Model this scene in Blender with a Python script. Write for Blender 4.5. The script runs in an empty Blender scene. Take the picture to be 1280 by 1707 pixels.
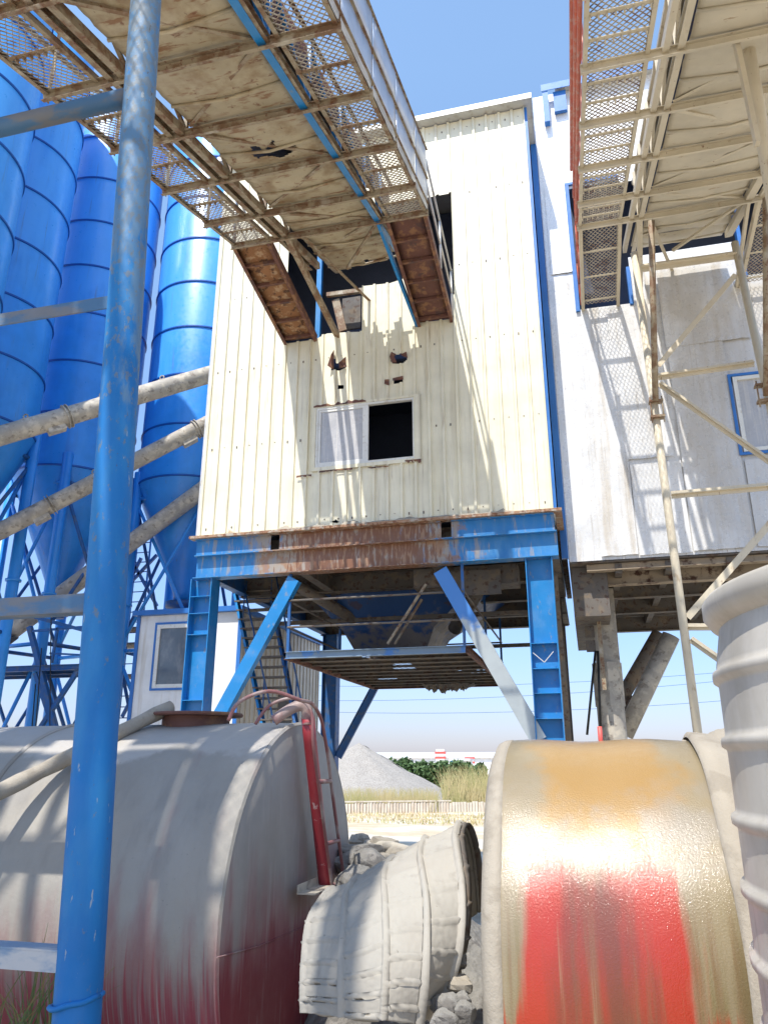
import bpy, math, random
from mathutils import Vector, Matrix, noise
random.seed(7)
R=math.radians
# ---------------------------------------------------------------- camera, sky, sun
sc=bpy.context.scene
COL=sc.collection
F=1265.; PT=R(18.3); TH=R(14.5); CZ=1.7
cam=bpy.data.cameras.new('camera'); camo=bpy.data.objects.new('camera',cam); COL.objects.link(camo)
camo.location=(0,0,CZ); camo.rotation_euler=(R(90)+PT,0,TH)
cam.sensor_fit='VERTICAL'; cam.sensor_height=24; cam.lens=F/1707*24; cam.clip_end=3000; cam.clip_start=.05
sc.camera=camo
SUN=Vector((-.12,-.5,.866)).normalized()
el=math.asin(SUN.z); az=math.atan2(SUN.x,SUN.y)      # azimuth from +Y towards +X
w=bpy.data.worlds.new('World'); sc.world=w; w.use_nodes=True
nt=w.node_tree; nt.nodes.clear()
sky=nt.nodes.new('ShaderNodeTexSky'); sky.sky_type='NISHITA'; sky.sun_disc=False
sky.sun_elevation=el; sky.sun_rotation=az; sky.air_density=1.3; sky.dust_density=.5; sky.ozone_density=2.6; sky.altitude=0
bg=nt.nodes.new('ShaderNodeBackground'); bg.inputs[1].default_value=.15
wo=nt.nodes.new('ShaderNodeOutputWorld'); 
tcw=nt.nodes.new('ShaderNodeTexCoord'); sx=nt.nodes.new('ShaderNodeSeparateXYZ'); nt.links.new(tcw.outputs['Generated'],sx.inputs[0])
rmp=nt.nodes.new('ShaderNodeValToRGB'); nt.links.new(sx.outputs['Z'],rmp.inputs[0])
rmp.color_ramp.elements[0].position=0; rmp.color_ramp.elements[0].color=(.37,.405,.66,1); rmp.color_ramp.elements[1].position=.75; rmp.color_ramp.elements[1].color=(1.1,1.12,1.08,1)
e_=rmp.color_ramp.elements.new(.22); e_.color=(.56,.62,.80,1)
mxw=nt.nodes.new('ShaderNodeMix'); mxw.data_type='RGBA'; mxw.blend_type='MULTIPLY'; mxw.inputs[0].default_value=1; mxw.clamp_result=False
nt.links.new(sky.outputs[0],mxw.inputs[6]); nt.links.new(rmp.outputs[0],mxw.inputs[7]); nt.links.new(mxw.outputs[2],bg.inputs[0]); nt.links.new(bg.outputs[0],wo.inputs[0])
sl=bpy.data.lights.new('sun','SUN'); sl.energy=3.3; sl.angle=R(.5); sl.color=(1,.95,.87)
so=bpy.data.objects.new('sun',sl); COL.objects.link(so); so.rotation_euler=SUN.to_track_quat('Z','Y').to_euler(); so.location=(-5,-20,35)
vs=sc.view_settings; vs.view_transform='Standard'; vs.look='None'; vs.gamma=1; vs.exposure=.92
sc.render.resolution_x=767; sc.render.resolution_y=1024
try: sc.cycles.max_bounces=6
except Exception: pass

# ---------------------------------------------------------------- measuring rays (photo pixel -> point on a real plane of the site)
fw=Vector((-math.sin(TH)*math.cos(PT),math.cos(TH)*math.cos(PT),math.sin(PT)))
rt=Vector((math.cos(TH),math.sin(TH),0)); upv=rt.cross(fw); CAM=Vector((0,0,CZ))
def ray(x,y): return fw+rt*((x-640)/F)+upv*((853.5-y)/F)
def onv(x,y,v): d=ray(x,y); return CAM+d*(v/d.y)
def onu(x,y,u): d=ray(x,y); return CAM+d*(u/d.x)
def onz(x,y,z): d=ray(x,y); return CAM+d*((z-CZ)/d.z)

# ---------------------------------------------------------------- mesh builder
class MB:
    def __init__(s): s.v=[]; s.f=[]; s.s=[]
    def add(s,vs,fs,sm=False):
        n=len(s.v); s.v+=[tuple(p) for p in vs]; s.f+=[tuple(i+n for i in f) for f in fs]; s.s+=[sm]*len(fs); return s
    def box(s,x0,y0,z0,x1,y1,z1):
        return s.add([(x0,y0,z0),(x1,y0,z0),(x1,y1,z0),(x0,y1,z0),(x0,y0,z1),(x1,y0,z1),(x1,y1,z1),(x0,y1,z1)],
          [(0,3,2,1),(4,5,6,7),(0,1,5,4),(1,2,6,5),(2,3,7,6),(3,0,4,7)])
    def frame(s,p,q,up=(0,0,1)):
        p=Vector(p);q=Vector(q);d=(q-p).normalized();u=Vector(up)
        if abs(d.dot(u))>.98: u=Vector((0,1,0))
        a=d.cross(u).normalized(); b=a.cross(d).normalized(); return p,q,a,b
    def prof(s,p,q,pr,up=(0,0,1),sm=False):
        p,q,a,b=s.frame(p,q,up); n=len(pr)
        vs=[p+a*x+b*y for x,y in pr]+[q+a*x+b*y for x,y in pr]
        fs=[(i,(i+1)%n,(i+1)%n+n,i+n) for i in range(n)]
        s.add(vs,fs,sm); k=len(s.v)-2*n
        s.f+=[tuple(range(k+n-1,k-1,-1)),tuple(range(k+n,k+2*n))]; s.s+=[False,False]; return s
    def beam(s,p,q,w,h,up=(0,0,1)): return s.prof(p,q,[(-w/2,-h/2),(w/2,-h/2),(w/2,h/2),(-w/2,h/2)],up)
    def H(s,p,q,w,h,t=.014,up=(0,0,1)):
        a,b=w/2,h/2; return s.prof(p,q,[(-a,-b),(a,-b),(a,-b+t),(t/2,-b+t),(t/2,b-t),(a,b-t),(a,b),(-a,b),(-a,b-t),(-t/2,b-t),(-t/2,-b+t),(-a,-b+t)],up)
    def L(s,p,q,a,b=None,t=.008,up=(0,0,1)):
        b=b or abs(a); sg=1 if a>0 else -1
        return s.prof(p,q,[(0,0),(a,0),(a,t),(sg*t,t),(sg*t,b),(0,b)],up)
    def Cc(s,p,q,w,h,t=.01,up=(0,0,1)):
        b=h/2; return s.prof(p,q,[(0,-b),(w,-b),(w,-b+abs(t)),(t,-b+abs(t)),(t,b-abs(t)),(w,b-abs(t)),(w,b),(0,b)],up)
    def tube(s,path,r,n=12,cap=True,rs=None):
        P=[Vector(p) for p in path]; k=len(P); rings=[]
        prev=None
        for i in range(k):
            d=(P[min(i+1,k-1)]-P[max(i-1,0)]).normalized()
            if prev is None:
                u=Vector((0,0,1)) if abs(d.z)<.95 else Vector((0,1,0)); a=d.cross(u).normalized()
            else: a=(prev-d*prev.dot(d)).normalized()
            prev=a; b=d.cross(a); rr=rs[i] if rs else r
            rings.append([P[i]+(a*math.cos(2*math.pi*j/n)+b*math.sin(2*math.pi*j/n))*rr for j in range(n)])
        vs=[p for g in rings for p in g]
        fs=[(i*n+j,i*n+(j+1)%n,(i+1)*n+(j+1)%n,(i+1)*n+j) for i in range(k-1) for j in range(n)]
        s.add(vs,fs,True)
        if cap:
            o=len(s.v)-k*n; s.f+=[tuple(range(o+n-1,o-1,-1)),tuple(range(o+(k-1)*n,o+k*n))]; s.s+=[False,False]
        return s
    def lathe(s,pr,c,axis='z',n=48,sm=True,jit=0):
        vs=[];c=Vector(c)
        for r,h in pr:
            for j in range(n):
                t=2*math.pi*j/n; x,y=r*math.cos(t),r*math.sin(t)
                p=Vector((x,y,h)) if axis=='z' else Vector((h,x,y))
                if jit: p+=p.normalized()*jit*noise.noise(p*3)
                vs.append(c+p)
        k=len(pr)
        s.add(vs,[(i*n+j,i*n+(j+1)%n,(i+1)*n+(j+1)%n,(i+1)*n+j) for i in range(k-1) for j in range(n)],sm); return s
    def disc(s,c,r,axis='z',n=32):
        c=Vector(c); vs=[c+(Vector((r*math.cos(2*math.pi*j/n),r*math.sin(2*math.pi*j/n),0)) if axis=='z' else Vector((0,r*math.cos(2*math.pi*j/n),r*math.sin(2*math.pi*j/n)))) for j in range(n)]
        return s.add(vs,[tuple(range(n))])
    def grid(s,pts,sm=True):
        m=len(pts);n=len(pts[0]); return s.add([p for r in pts for p in r],[(i*n+j,i*n+j+1,(i+1)*n+j+1,(i+1)*n+j) for i in range(m-1) for j in range(n-1)],sm)

def smooth(P,k=5):
    P=[Vector(p) for p in P]; out=[]
    for i in range(len(P)-1):
        p0=P[max(i-1,0)];p1=P[i];p2=P[i+1];p3=P[min(i+2,len(P)-1)]
        for j in range(k):
            f=j/k; out.append(((p1*2)+(p2-p0)*f+(p0*2-p1*5+p2*4-p3)*f*f+(p1*3-p0-p2*3+p3)*f**3)*.5)
    return out+[P[-1]]
def inside(pt,poly):
    x,y=pt; c=False; n=len(poly)
    for i in range(n):
        x1,y1=poly[i];x2,y2=poly[(i+1)%n]
        if (y1>y)!=(y2>y) and x<(x2-x1)*(y-y1)/(y2-y1)+x1: c=not c
    return c

def props(o,label=None,cat=None,group=None,kind=None):
    if label: o['label']=label
    if cat: o['category']=cat
    if group: o['group']=group
    if kind: o['kind']=kind
    return o
def thing(name,label,cat,loc=(0,0,0),group=None):
    o=bpy.data.objects.new(name,None); COL.objects.link(o); o.location=loc; o.empty_display_size=.3
    return props(o,label,cat,group)
def obj(name,mb,mat,parent=None,loc=None,label=None,solid=0,bevel=0,top=None):
    base=Vector(loc) if loc is not None else Vector((0,0,0))
    if parent is not None:
        q=parent
        while q is not None: base=base+Vector(q.location); q=q.parent
    me=bpy.data.meshes.new(name); me.from_pydata([tuple(Vector(v)-base) for v in mb.v],[],mb.f); me.update()
    me.polygons.foreach_set('use_smooth',mb.s)
    me.materials.append(mat)
    o=bpy.data.objects.new(name,me); COL.objects.link(o)
    if parent is not None: o.parent=parent
    if loc is not None: o.location=loc
    if label: o['label']=label
    if solid:
        m=o.modifiers.new('thickness','SOLIDIFY'); m.thickness=solid; m.offset=0
    if bevel:
        m=o.modifiers.new('bevel','BEVEL'); m.width=bevel; m.segments=2; m.limit_method='ANGLE'
    return o
def copy_tree(o,parent=None):
    c=o.copy(); COL.objects.link(c)
    if parent is not None: c.parent=parent
    for ch in [x for x in o.children]: copy_tree(ch,c)
    return c

# ---------------------------------------------------------------- materials
def M(name,col,rough=.55,metal=0,layers=(),bump=None,spec=.5,seed=0,rn=0,coat=0):
    m=bpy.data.materials.new(name); m.use_nodes=True; t=m.node_tree; N=t.nodes; Lk=t.links; b=N['Principled BSDF']
    tc=N.new('ShaderNodeTexCoord'); sep=N.new('ShaderNodeSeparateXYZ'); Lk.new(tc.outputs['Object'],sep.inputs[0])
    def nz(s,off,det=5,rg=.6):
        s=(s,s,s) if not isinstance(s,tuple) else s
        mp=N.new('ShaderNodeMapping'); mp.inputs['Scale'].default_value=s; mp.inputs['Location'].default_value=(off,off*.7,off*.3)
        Lk.new(tc.outputs['Object'],mp.inputs[0]); q=N.new('ShaderNodeTexNoise'); q.inputs['Scale'].default_value=1; q.inputs['Detail'].default_value=det; q.inputs['Roughness'].default_value=rg
        Lk.new(mp.outputs[0],q.inputs['Vector']); return q.outputs['Fac']
    def mrange(src,a,b_,lo=0,hi=1,smooth=False):
        r=N.new('ShaderNodeMapRange'); r.inputs[1].default_value=a; r.inputs[2].default_value=b_; r.inputs[3].default_value=lo; r.inputs[4].default_value=hi
        if smooth: r.interpolation_type='SMOOTHSTEP'
        Lk.new(src,r.inputs[0]); return r.outputs[0]
    def ma(op,x,y):
        r=N.new('ShaderNodeMath'); r.operation=op
        for i,k in enumerate((x,y)):
            if hasattr(k,'links'): Lk.new(k,r.inputs[i])
            else: r.inputs[i].default_value=k
        return r.outputs[0]
    # faint large scale unevenness in every surface
    rgb=N.new('ShaderNodeRGB'); rgb.outputs[0].default_value=(*col,1); cur=rgb.outputs[0]
    hv=N.new('ShaderNodeHueSaturation'); Lk.new(cur,hv.inputs['Color']); Lk.new(mrange(nz(1.7,seed+3.3),.3,.7,.88,1.1),hv.inputs['Value']); cur=hv.outputs[0]
    for i,l in enumerate(layers):
        v=nz(l.get('s',4),seed+i*5.1+l.get('o',0),l.get('d',5))
        for ax,a,b_,wt in l.get('g',()):
            v=ma('ADD',v,mrange(sep.outputs['XYZ'.index(ax)],a,b_,-wt/2,wt/2))
        if 'q' in l:
            gs,wt=l['q']; mn=None
            for ax,a,b_ in gs:
                r_=mrange(sep.outputs['XYZ'.index(ax)],a,b_,-wt/2,wt/2); mn=r_ if mn is None else ma('MINIMUM',mn,r_)
            v=ma('ADD',v,mn)
        lo,hi=l.get('t',(.5,.6)); f=mrange(v,lo,hi,0,l.get('a',1),True)
        for ax,a,b_ in l.get('m',()): f=ma('MULTIPLY',f,mrange(sep.outputs['XYZ'.index(ax)],a,b_))
        mx=N.new('ShaderNodeMix'); mx.data_type='RGBA'; Lk.new(f,mx.inputs[0]); Lk.new(cur,mx.inputs[6]); mx.inputs[7].default_value=(*l['c'],1); cur=mx.outputs[2]
    Lk.new(cur,b.inputs['Base Color'])
    b.inputs['Metallic'].default_value=metal; b.inputs['Specular IOR Level'].default_value=spec; b.inputs['Coat Weight'].default_value=coat
    b.inputs['Coat Roughness'].default_value=.11
    Lk.new(mrange(nz(9,seed+8),.3,.7,max(.03,rough-.1-rn),min(1,rough+.1+rn)),b.inputs['Roughness'])
    if bump:
        last=None
        for sc_,st,di in (bump if isinstance(bump,list) else [bump]):
            bp=N.new('ShaderNodeBump'); bp.inputs['Strength'].default_value=st; bp.inputs['Distance'].default_value=di
            Lk.new(nz(sc_,seed+1.1,6),bp.inputs['Height'])
            if last: Lk.new(last,bp.inputs['Normal'])
            last=bp.outputs[0]
        Lk.new(last,b.inputs['Normal'])
        if coat: Lk.new(last,b.inputs['Coat Normal'])
    return m
RUST=(.16,.055,.022); RUSTD=(.07,.03,.018); DUST=(.42,.37,.29); BLUE=(.010,.19,.47)
m_cream=M('cream_sheet',(.75,.71,.55),.42,0,[dict(c=(.70,.63,.40),s=(5,5,.2),t=(.48,.75),a=.55),
  dict(c=(.42,.37,.28),s=(9,9,.5),t=(.52,.7),a=.5,g=[('X',-1.5,1.5,.0)],m=[('X',-2.4,-1.2),('X',2.4,1.2),('Z',9.9,8.2)]),
  dict(c=(.30,.22,.14),s=(14,14,1.1),t=(.58,.74),a=.5),
  dict(c=(.36,.22,.1),s=(3,3,2),t=(.62,.7),g=[('Z',6.2,5.7,.25)],a=.8)],bump=((3,3,.5),.12,.02))
m_creamside=M('cream_sheet_side',(.7,.69,.6),.5,0,[dict(c=(.4,.36,.28),s=(5,5,.25),t=(.5,.75),a=.5)])
m_silver=M('weathered_grey_sheet',(.72,.72,.71),.30,.15,[
  dict(c=(.80,.80,.79),s=(.6,.6,.6),t=(.40,.50),g=[('Z',10.9,11.3,.8)],a=.95),
  dict(c=(.52,.46,.37),s=(5,5,.4),t=(.50,.72),a=.7,m=[('Z',11.4,10.9)]),
  dict(c=(.38,.34,.28),s=(16,16,.8),t=(.58,.70),a=.45,m=[('Z',11.2,10.2)]),
  dict(c=(.50,.465,.41),s=(1.2,1.2,.5),t=(.42,.66),a=.65,g=[('X',-2.6,-1.6,.3)],m=[('Z',11.2,10.5)]),  # brownish staining on the right, also colouring in the shade under the gallery
  dict(c=(.25,.17,.1),s=(22,22,5),t=(.69,.74),a=.7)],bump=[((1.6,1.6,.8),.35,.05),((12,12,2),.1,.01)])
m_blue=M('blue_paint',BLUE,.38,0,[dict(c=(.10,.26,.50),s=4,t=(.45,.75),a=.45),dict(c=(.26,.24,.2),s=(12,12,5),t=(.60,.70),a=.55),dict(c=RUST,s=16,t=(.69,.74),a=.8)],bump=(25,.1,.01))
m_pole=M('worn_blue_pipe',(.002,.135,.39),.62,0,[dict(c=(.02,.19,.42),s=(6,6,1.5),t=(.45,.65),a=.6),dict(c=(.10,.19,.29),s=(9,9,3),t=(.5,.62),a=.8,g=[('Z',2.2,5.0,.35)]),dict(c=(.13,.16,.18),s=(34,34,20),t=(.52,.62),a=.75,g=[('Z',2.0,6,.22)]),dict(c=(.30,.34,.36),s=(40,40,10),t=(.66,.70),a=.7),dict(c=(.09,.07,.05),s=(40,40,22),t=(.66,.72),a=.8,g=[('Z',1,6,.06)])],bump=[(90,.3,.003)],spec=.45)
m_silo=M('silo_blue',(.03,.27,.72),.36,0,[dict(c=(.09,.38,.80),s=(1.5,1.5,.3),t=(.4,.7),a=.7,g=[('Z',9,15,.3)]),dict(c=(.10,.16,.26),s=(7,7,.5),t=(.62,.74),a=.5),dict(c=(.15,.12,.10),s=(9,9,1.2),t=(.70,.76),a=.6),dict(c=(.06,.20,.5),s=(4,4,.4),t=(.58,.75),a=.35)],spec=.5,coat=.1)  # paler blue layer gathers towards the top, painting in the sunlit upper shell
m_ring=M('silo_seam_blue',(.004,.075,.33),.45)
m_steelblue=M('blue_beam_rust',(.02,.19,.46),.5,0,[dict(c=(.08,.24,.44),s=(8,8,2),t=(.4,.7),a=.55),
  dict(c=(.35,.28,.20),s=(5,5,1.3),t=(.42,.62),a=.9,q=([('X',-3.0,-.9),('X',2.4,.6)],.55)),dict(c=(.30,.16,.08),s=(4,4,4),t=(.5,.62),a=.8,q=([('X',-3.0,-.9),('X',2.4,.6)],.3)),dict(c=(.30,.28,.26),s=(12,12,1.4),t=(.55,.63),a=.7),
  dict(c=RUST,s=(18,18,3),t=(.56,.66),a=.75,q=([('X',-2.6,-1.1),('X',2.2,1.0)],.3))],bump=(20,.3,.01))
m_flange=M('rusty_flange',(.34,.2,.12),.8,0,[dict(c=(.42,.38,.32),s=7,t=(.45,.6),a=.9),dict(c=RUST,s=14,t=(.5,.64),a=.8)],bump=(40,.6,.02))
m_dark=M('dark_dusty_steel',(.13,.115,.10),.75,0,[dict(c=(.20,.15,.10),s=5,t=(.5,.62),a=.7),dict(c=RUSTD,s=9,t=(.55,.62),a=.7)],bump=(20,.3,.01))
m_darkblue=M('dark_blue_steel',(.015,.10,.30),.5,0,[dict(c=(.10,.12,.15),s=5,t=(.5,.62),a=.6)])
m_hopper=M('hopper_blue',(.01,.06,.20),.5,0,[dict(c=(.18,.16,.14),s=(2,2,2),t=(.5,.62),a=.8,g=[('Z',4.9,4.2,.3)]),dict(c=RUSTD,s=4,t=(.58,.66),a=.6)])
def beige(n,seed,base=(.42,.35,.23)):
    return M(n,base,.6,0,[dict(c=(.24,.155,.075),s=(2.2,2.2,2.2),t=(.46,.66),a=.8),dict(c=(.22,.10,.04),s=(3,11,3),t=(.56,.66),a=.85),dict(c=(.50,.43,.31),s=1.3,t=(.5,.7),a=.6),dict(c=RUST,s=(6,6,6),t=(.60,.70),a=.85),dict(c=RUSTD,s=(26,8,8),t=(.66,.74),a=.8)],bump=(14,.25,.01),seed=seed)
m_pan=beige('rusty_beige_pan',0); m_pan2=M('cream_belt_cover',(.56,.50,.38),.6,0,[dict(c=(.62,.54,.40),s=(2,2,2),t=(.5,.7),a=.6),dict(c=(.34,.22,.12),s=(5,14,14),t=(.63,.72),a=.8),dict(c=RUST,s=(9,30,30),t=(.68,.74),a=.8)],bump=(10,.2,.01),seed=5)
m_steel=M('beige_painted_angle',(.32,.26,.175),.65,0,[dict(c=(.19,.105,.055),s=(5,5,5),t=(.44,.60),a=.9),dict(c=RUST,s=18,t=(.56,.66),a=.85),dict(c=(.6,.56,.46),s=4,t=(.55,.7),a=.5)],bump=(50,.4,.006))
m_steel2=M('cream_painted_tube',(.58,.51,.38),.55,0,[dict(c=(.38,.28,.17),s=(9,9,4),t=(.6,.72),a=.7),dict(c=RUST,s=(20,20,9),t=(.66,.72),a=.8)],bump=(50,.3,.006),seed=3)
m_brown=M('brown_rusted_plate',(.13,.055,.04),.75,0,[dict(c=(.26,.13,.06),s=6,t=(.5,.62),a=.8),dict(c=(.07,.04,.04),s=4,t=(.55,.65),a=.8)],bump=(30,.4,.01))
m_rustplate=M('orange_rusted_plate',(.26,.12,.05),.8,0,[dict(c=(.40,.26,.15),s=7,t=(.5,.6),a=.9),dict(c=RUSTD,s=9,t=(.56,.64),a=.9)],bump=(40,.6,.01))
m_mesh=M('walkway_mesh',(.34,.30,.24),.7,0,[dict(c=(.16,.09,.06),s=6,t=(.5,.65),a=.8)])
m_guard=M('galvanised_guard_sheet',(.55,.58,.62),.38,.3,[dict(c=(.40,.42,.46),s=(2,2,2),t=(.5,.7),a=.5),dict(c=RUST,s=18,t=(.69,.73),a=.7)])
m_red_rail=M('orange_red_rail',(.60,.12,.06),.5,0,[dict(c=(.6,.3,.22),s=9,t=(.5,.6),a=.7)])
m_belt=M('dark_belt',(.02,.03,.09),.7,0,[dict(c=(.05,.05,.06),s=4,t=(.5,.6))])
m_grey=M('grey_dusty_pipe',(.36,.33,.28),.7,0,[dict(c=(.52,.47,.38),s=(5,5,5),t=(.45,.62),a=.9),dict(c=(.20,.17,.14),s=(7,7,9),t=(.55,.66),a=.8),dict(c=(.3,.12,.06),s=9,t=(.68,.72),a=.6)],bump=(30,.4,.01))
m_white=M('white_sheet',(.74,.74,.72),.45,0,[dict(c=(.52,.47,.38),s=(5,5,.4),t=(.52,.72),a=.6)])
m_cabin2=M('beige_cabin_sheet',(.66,.60,.50),.5,0,[dict(c=(.42,.35,.26),s=(6,6,.5),t=(.5,.7),a=.8)])
m_trimblue=M('blue_trim',(.03,.16,.48),.4,0)
m_trimgrey=M('grey_trim',(.55,.55,.53),.45,.2,[dict(c=(.35,.3,.25),s=5,t=(.55,.7),a=.6)])
m_alu=M('white_window_frame',(.70,.70,.66),.35,0,[dict(c=(.45,.4,.32),s=12,t=(.55,.7),a=.6)])
m_pane=M('dusty_grey_pane',(.42,.42,.43),.25,0,[dict(c=(.56,.54,.5),s=(30,30,1),t=(.45,.65),a=.6)],spec=.6)
m_glass=M('dark_window_glass',(.10,.12,.14),.12,0,[dict(c=(.28,.27,.26),s=(3,3,1.5),t=(.45,.7),a=.6)],spec=.7)
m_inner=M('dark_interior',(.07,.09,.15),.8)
m_black=M('black_rubber',(.02,.02,.02),.6)
# foreground
m_tank=M('dusty_red_tank',(.275,.255,.22),.62,0,[
  dict(c=(.29,.275,.245),s=(1.2,1.2,1.2),t=(.45,.65),a=.7),
  dict(c=(.16,.15,.14),s=(7,2.4,2.2),t=(.42,.72),a=.65,m=[('Z',1.78,1.5),('Z',1.0,1.3)]),
  dict(c=(.29,.28,.255),s=(9,2,1.6),t=(.45,.75),a=.5,m=[('Z',1.5,1.2)]),
  dict(c=(.22,.10,.10),s=(5,1.6,1.2),t=(.36,.70),a=.85,g=[('Z',1.25,.7,.4)]),
  dict(c=(.26,.035,.05),s=(55,1.6,.9),t=(.42,.66),a=.9,g=[('Z',1.05,.5,.5)]),
  dict(c=(.34,.27,.25),s=(60,1.2,.5),t=(.54,.62),a=.8,m=[('Z',.85,.6)]),
  dict(c=(.38,.355,.32),s=(2,2,2),t=(.48,.60),a=.9,g=[('Z',1.6,1.85,.5)]),
  dict(c=(.24,.06,.06),s=(5,5,5),t=(.72,.75),a=.7),
  dict(c=(.16,.15,.13),s=(60,60,60),t=(.66,.72),a=.5)],bump=[(40,.3,.006),((2,2,2),.3,.03),((30,2,2),.2,.004)])
m_tankend=M('tank_end_plate',(.27,.25,.225),.62,0,[dict(c=(.33,.31,.28),s=(2,2,1),t=(.4,.7),a=.7),
  dict(c=(.26,.07,.08),s=(1.6,2.5,.7),t=(.36,.74),a=.85,g=[('Z',1.5,.6,.5)]),dict(c=(.19,.02,.03),s=(2,6,.8),t=(.36,.66),a=.9,g=[('Z',1.05,.7,.5)]),
  dict(c=(.4,.36,.33),s=(30,30,2),t=(.56,.72),a=.35)],bump=(30,.2,.006),seed=4)
m_redpipe=M('red_painted_pipe',(.34,.035,.045),.4,0,[dict(c=(.55,.4,.38),s=14,t=(.62,.68),a=.8),dict(c=(.3,.22,.2),s=4,t=(.5,.7),a=.6)],bump=(40,.2,.004))
m_redgrey=M('red_grey_rail',(.24,.10,.095),.5,0,[dict(c=(.36,.29,.26),s=5,t=(.45,.6),a=.8)])
m_drum=M('wet_red_drum',(.25,.20,.12),.42,0,[
  dict(c=(.33,.19,.05),s=(2.5,2.5,2.5),t=(.38,.62),a=.9,q=([('X',-.40,-.12),('X',.40,.12),('Z',1.2,1.6)],.5)),
  dict(c=(.28,.25,.21),s=(3,3,3),t=(.45,.6),a=.6,m=[('Z',1.72,1.5),('Z',1.2,1.35)]),
  dict(c=(.17,.13,.05),s=(12,1.2,.9),t=(.36,.62),a=.9,m=[('Z',1.4,1.05)]),
  dict(c=(.36,.024,.004),s=(9,1.1,.9),t=(.34,.62),a=1,q=([('X',-.44,-.18),('X',.36,.12),('Z',1.52,1.15)],.85)),
  dict(c=(.36,.024,.004),s=(16,1.1,.8),t=(.40,.60),a=.95,q=([('X',-.47,-.33),('X',.47,.32),('Z',1.12,.65)],1.0)),
  dict(c=(.13,.04,.018),s=(5,.9,.8),t=(.42,.74),a=.85,q=([('X',-.30,.0),('X',.22,.0),('Z',1.45,1.2)],.40)),dict(c=(.17,.09,.04),s=(22,1.2,.7),t=(.50,.66),a=.6,m=[('Z',1.3,1.1)]),
  dict(c=(.30,.22,.12),s=(28,1.2,.7),t=(.60,.72),a=.5,m=[('Z',1.5,1.3)]),
  dict(c=(.15,.105,.045),s=(14,1.2,1.0),t=(.48,.68),a=.85,q=([('X',-.28,-.43),('Z',1.4,.8)],.5)),
  dict(c=(.15,.11,.05),s=(12,1.2,1.0),t=(.48,.68),a=.85,q=([('X',.28,.43),('Z',1.4,.8)],.5)),
  dict(c=(.46,.35,.28),s=(26,1.3,1.1),t=(.69,.72),a=.8),
  dict(c=(.05,.03,.02),s=(14,14,14),t=(.755,.77),a=.9)],bump=[(150,1.,.0016),((60,6,6),.15,.002)],spec=.35,rn=.04,coat=.75)
m_crust=M('pale_cement_crust',(.34,.30,.24),.8,0,[dict(c=(.26,.225,.175),s=6,t=(.5,.62),a=.7)],bump=[(35,.5,.010),(120,.5,.003)])
m_shell=M('grey_mortar_shell',(.33,.305,.26),.85,0,[dict(c=(.35,.33,.285),s=3,t=(.45,.62),a=.7),dict(c=(.22,.20,.17),s=(14,14,5),t=(.54,.74),a=.5),dict(c=(.14,.12,.1),s=(40,40,12),t=(.68,.72),a=.6)],bump=[(130,.3,.002)])
m_rib=M('pale_grey_plastic_tank',(.46,.43,.375),.5,0,[dict(c=(.34,.31,.26),s=(2.5,2.5,2.5),t=(.42,.66),a=.8),dict(c=(.30,.27,.22),s=(22,22,2),t=(.58,.7),a=.5),dict(c=(.48,.45,.41),s=(14,14,1),t=(.5,.7),a=.4)],bump=(9,.12,.01))
m_rock=M('concrete_rubble',(.22,.21,.19),.9,0,[dict(c=(.12,.11,.10),s=6,t=(.5,.6),a=.8),dict(c=(.32,.30,.27),s=14,t=(.55,.65),a=.6)],bump=(30,.7,.02))
m_sand=M('sandy_ground',(.50,.40,.27),.95,0,[dict(c=(.60,.54,.44),s=(.25,.5,1),t=(.42,.55),a=.85),dict(c=(.42,.28,.15),s=(.6,1.6,1),t=(.52,.62),a=.8,m=[('Y',36,42)]),dict(c=(.34,.31,.15),s=(.4,1,1),t=(.56,.64),a=.6,m=[('Y',44,52)])],bump=[(2,.6,.1),(14,.5,.03)])
m_gravel=M('gravel_heap',(.36,.33,.29),.95,0,[dict(c=(.20,.18,.155),s=9,t=(.5,.58),a=.6),dict(c=(.38,.35,.31),s=14,t=(.54,.62),a=.7)],bump=(16,.8,.08))
m_wall=M('kerb_blocks',(.60,.54,.45),.9,0,[dict(c=(.40,.30,.2),s=(9,9,.5),t=(.5,.62),a=.8)],bump=(12,.5,.03))
m_shed=M('white_warehouse_sheet',(.80,.80,.80),.5,0,[dict(c=(.6,.6,.62),s=(.3,.3,.1),t=(.5,.7),a=.4)])
m_roofg=M('warehouse_roof',(.66,.68,.70),.4,.0)
m_leaf=M('bush_leaves',(.055,.11,.03),.6,0,[dict(c=(.10,.16,.05),s=3,t=(.4,.6),a=.8)])
m_grass=M('dry_reed_grass',(.46,.38,.19),.7,0,[dict(c=(.30,.30,.11),s=.4,t=(.45,.6),a=.8)])
m_weed=M('green_weed',(.08,.13,.03),.6,0,[dict(c=(.24,.16,.06),s=5,t=(.5,.6),a=.8)])
m_chim=M('red_white_mast',(.65,.1,.08),.5,0)

# ---------------------------------------------------------------- ground
g=MB(); n=60
GZ=-1.3
def gdrop(y):
    t=min(1,max(0,(y-6)/5.)); return GZ*t*t*(3-2*t)
def gh(x,y): return .10*noise.noise(Vector((x*.12,y*.12,0)))+.03*noise.noise(Vector((x*.7,y*.7,3)))
ring=[-900,-400,-200,-120,-80]+[-60+i*2.4 for i in range(51)]+[80,120,200,400,900]
g.grid([[(x,y+60,(gh(x,y+60) if max(abs(x),abs(y))<70 else 0)+gdrop(y+60)) for x in ring] for y in sorted(ring+[-56,-55,-54,-53,-52,-51,-50,-49])])
props(obj('ground',g,m_sand),kind='structure')

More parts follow.
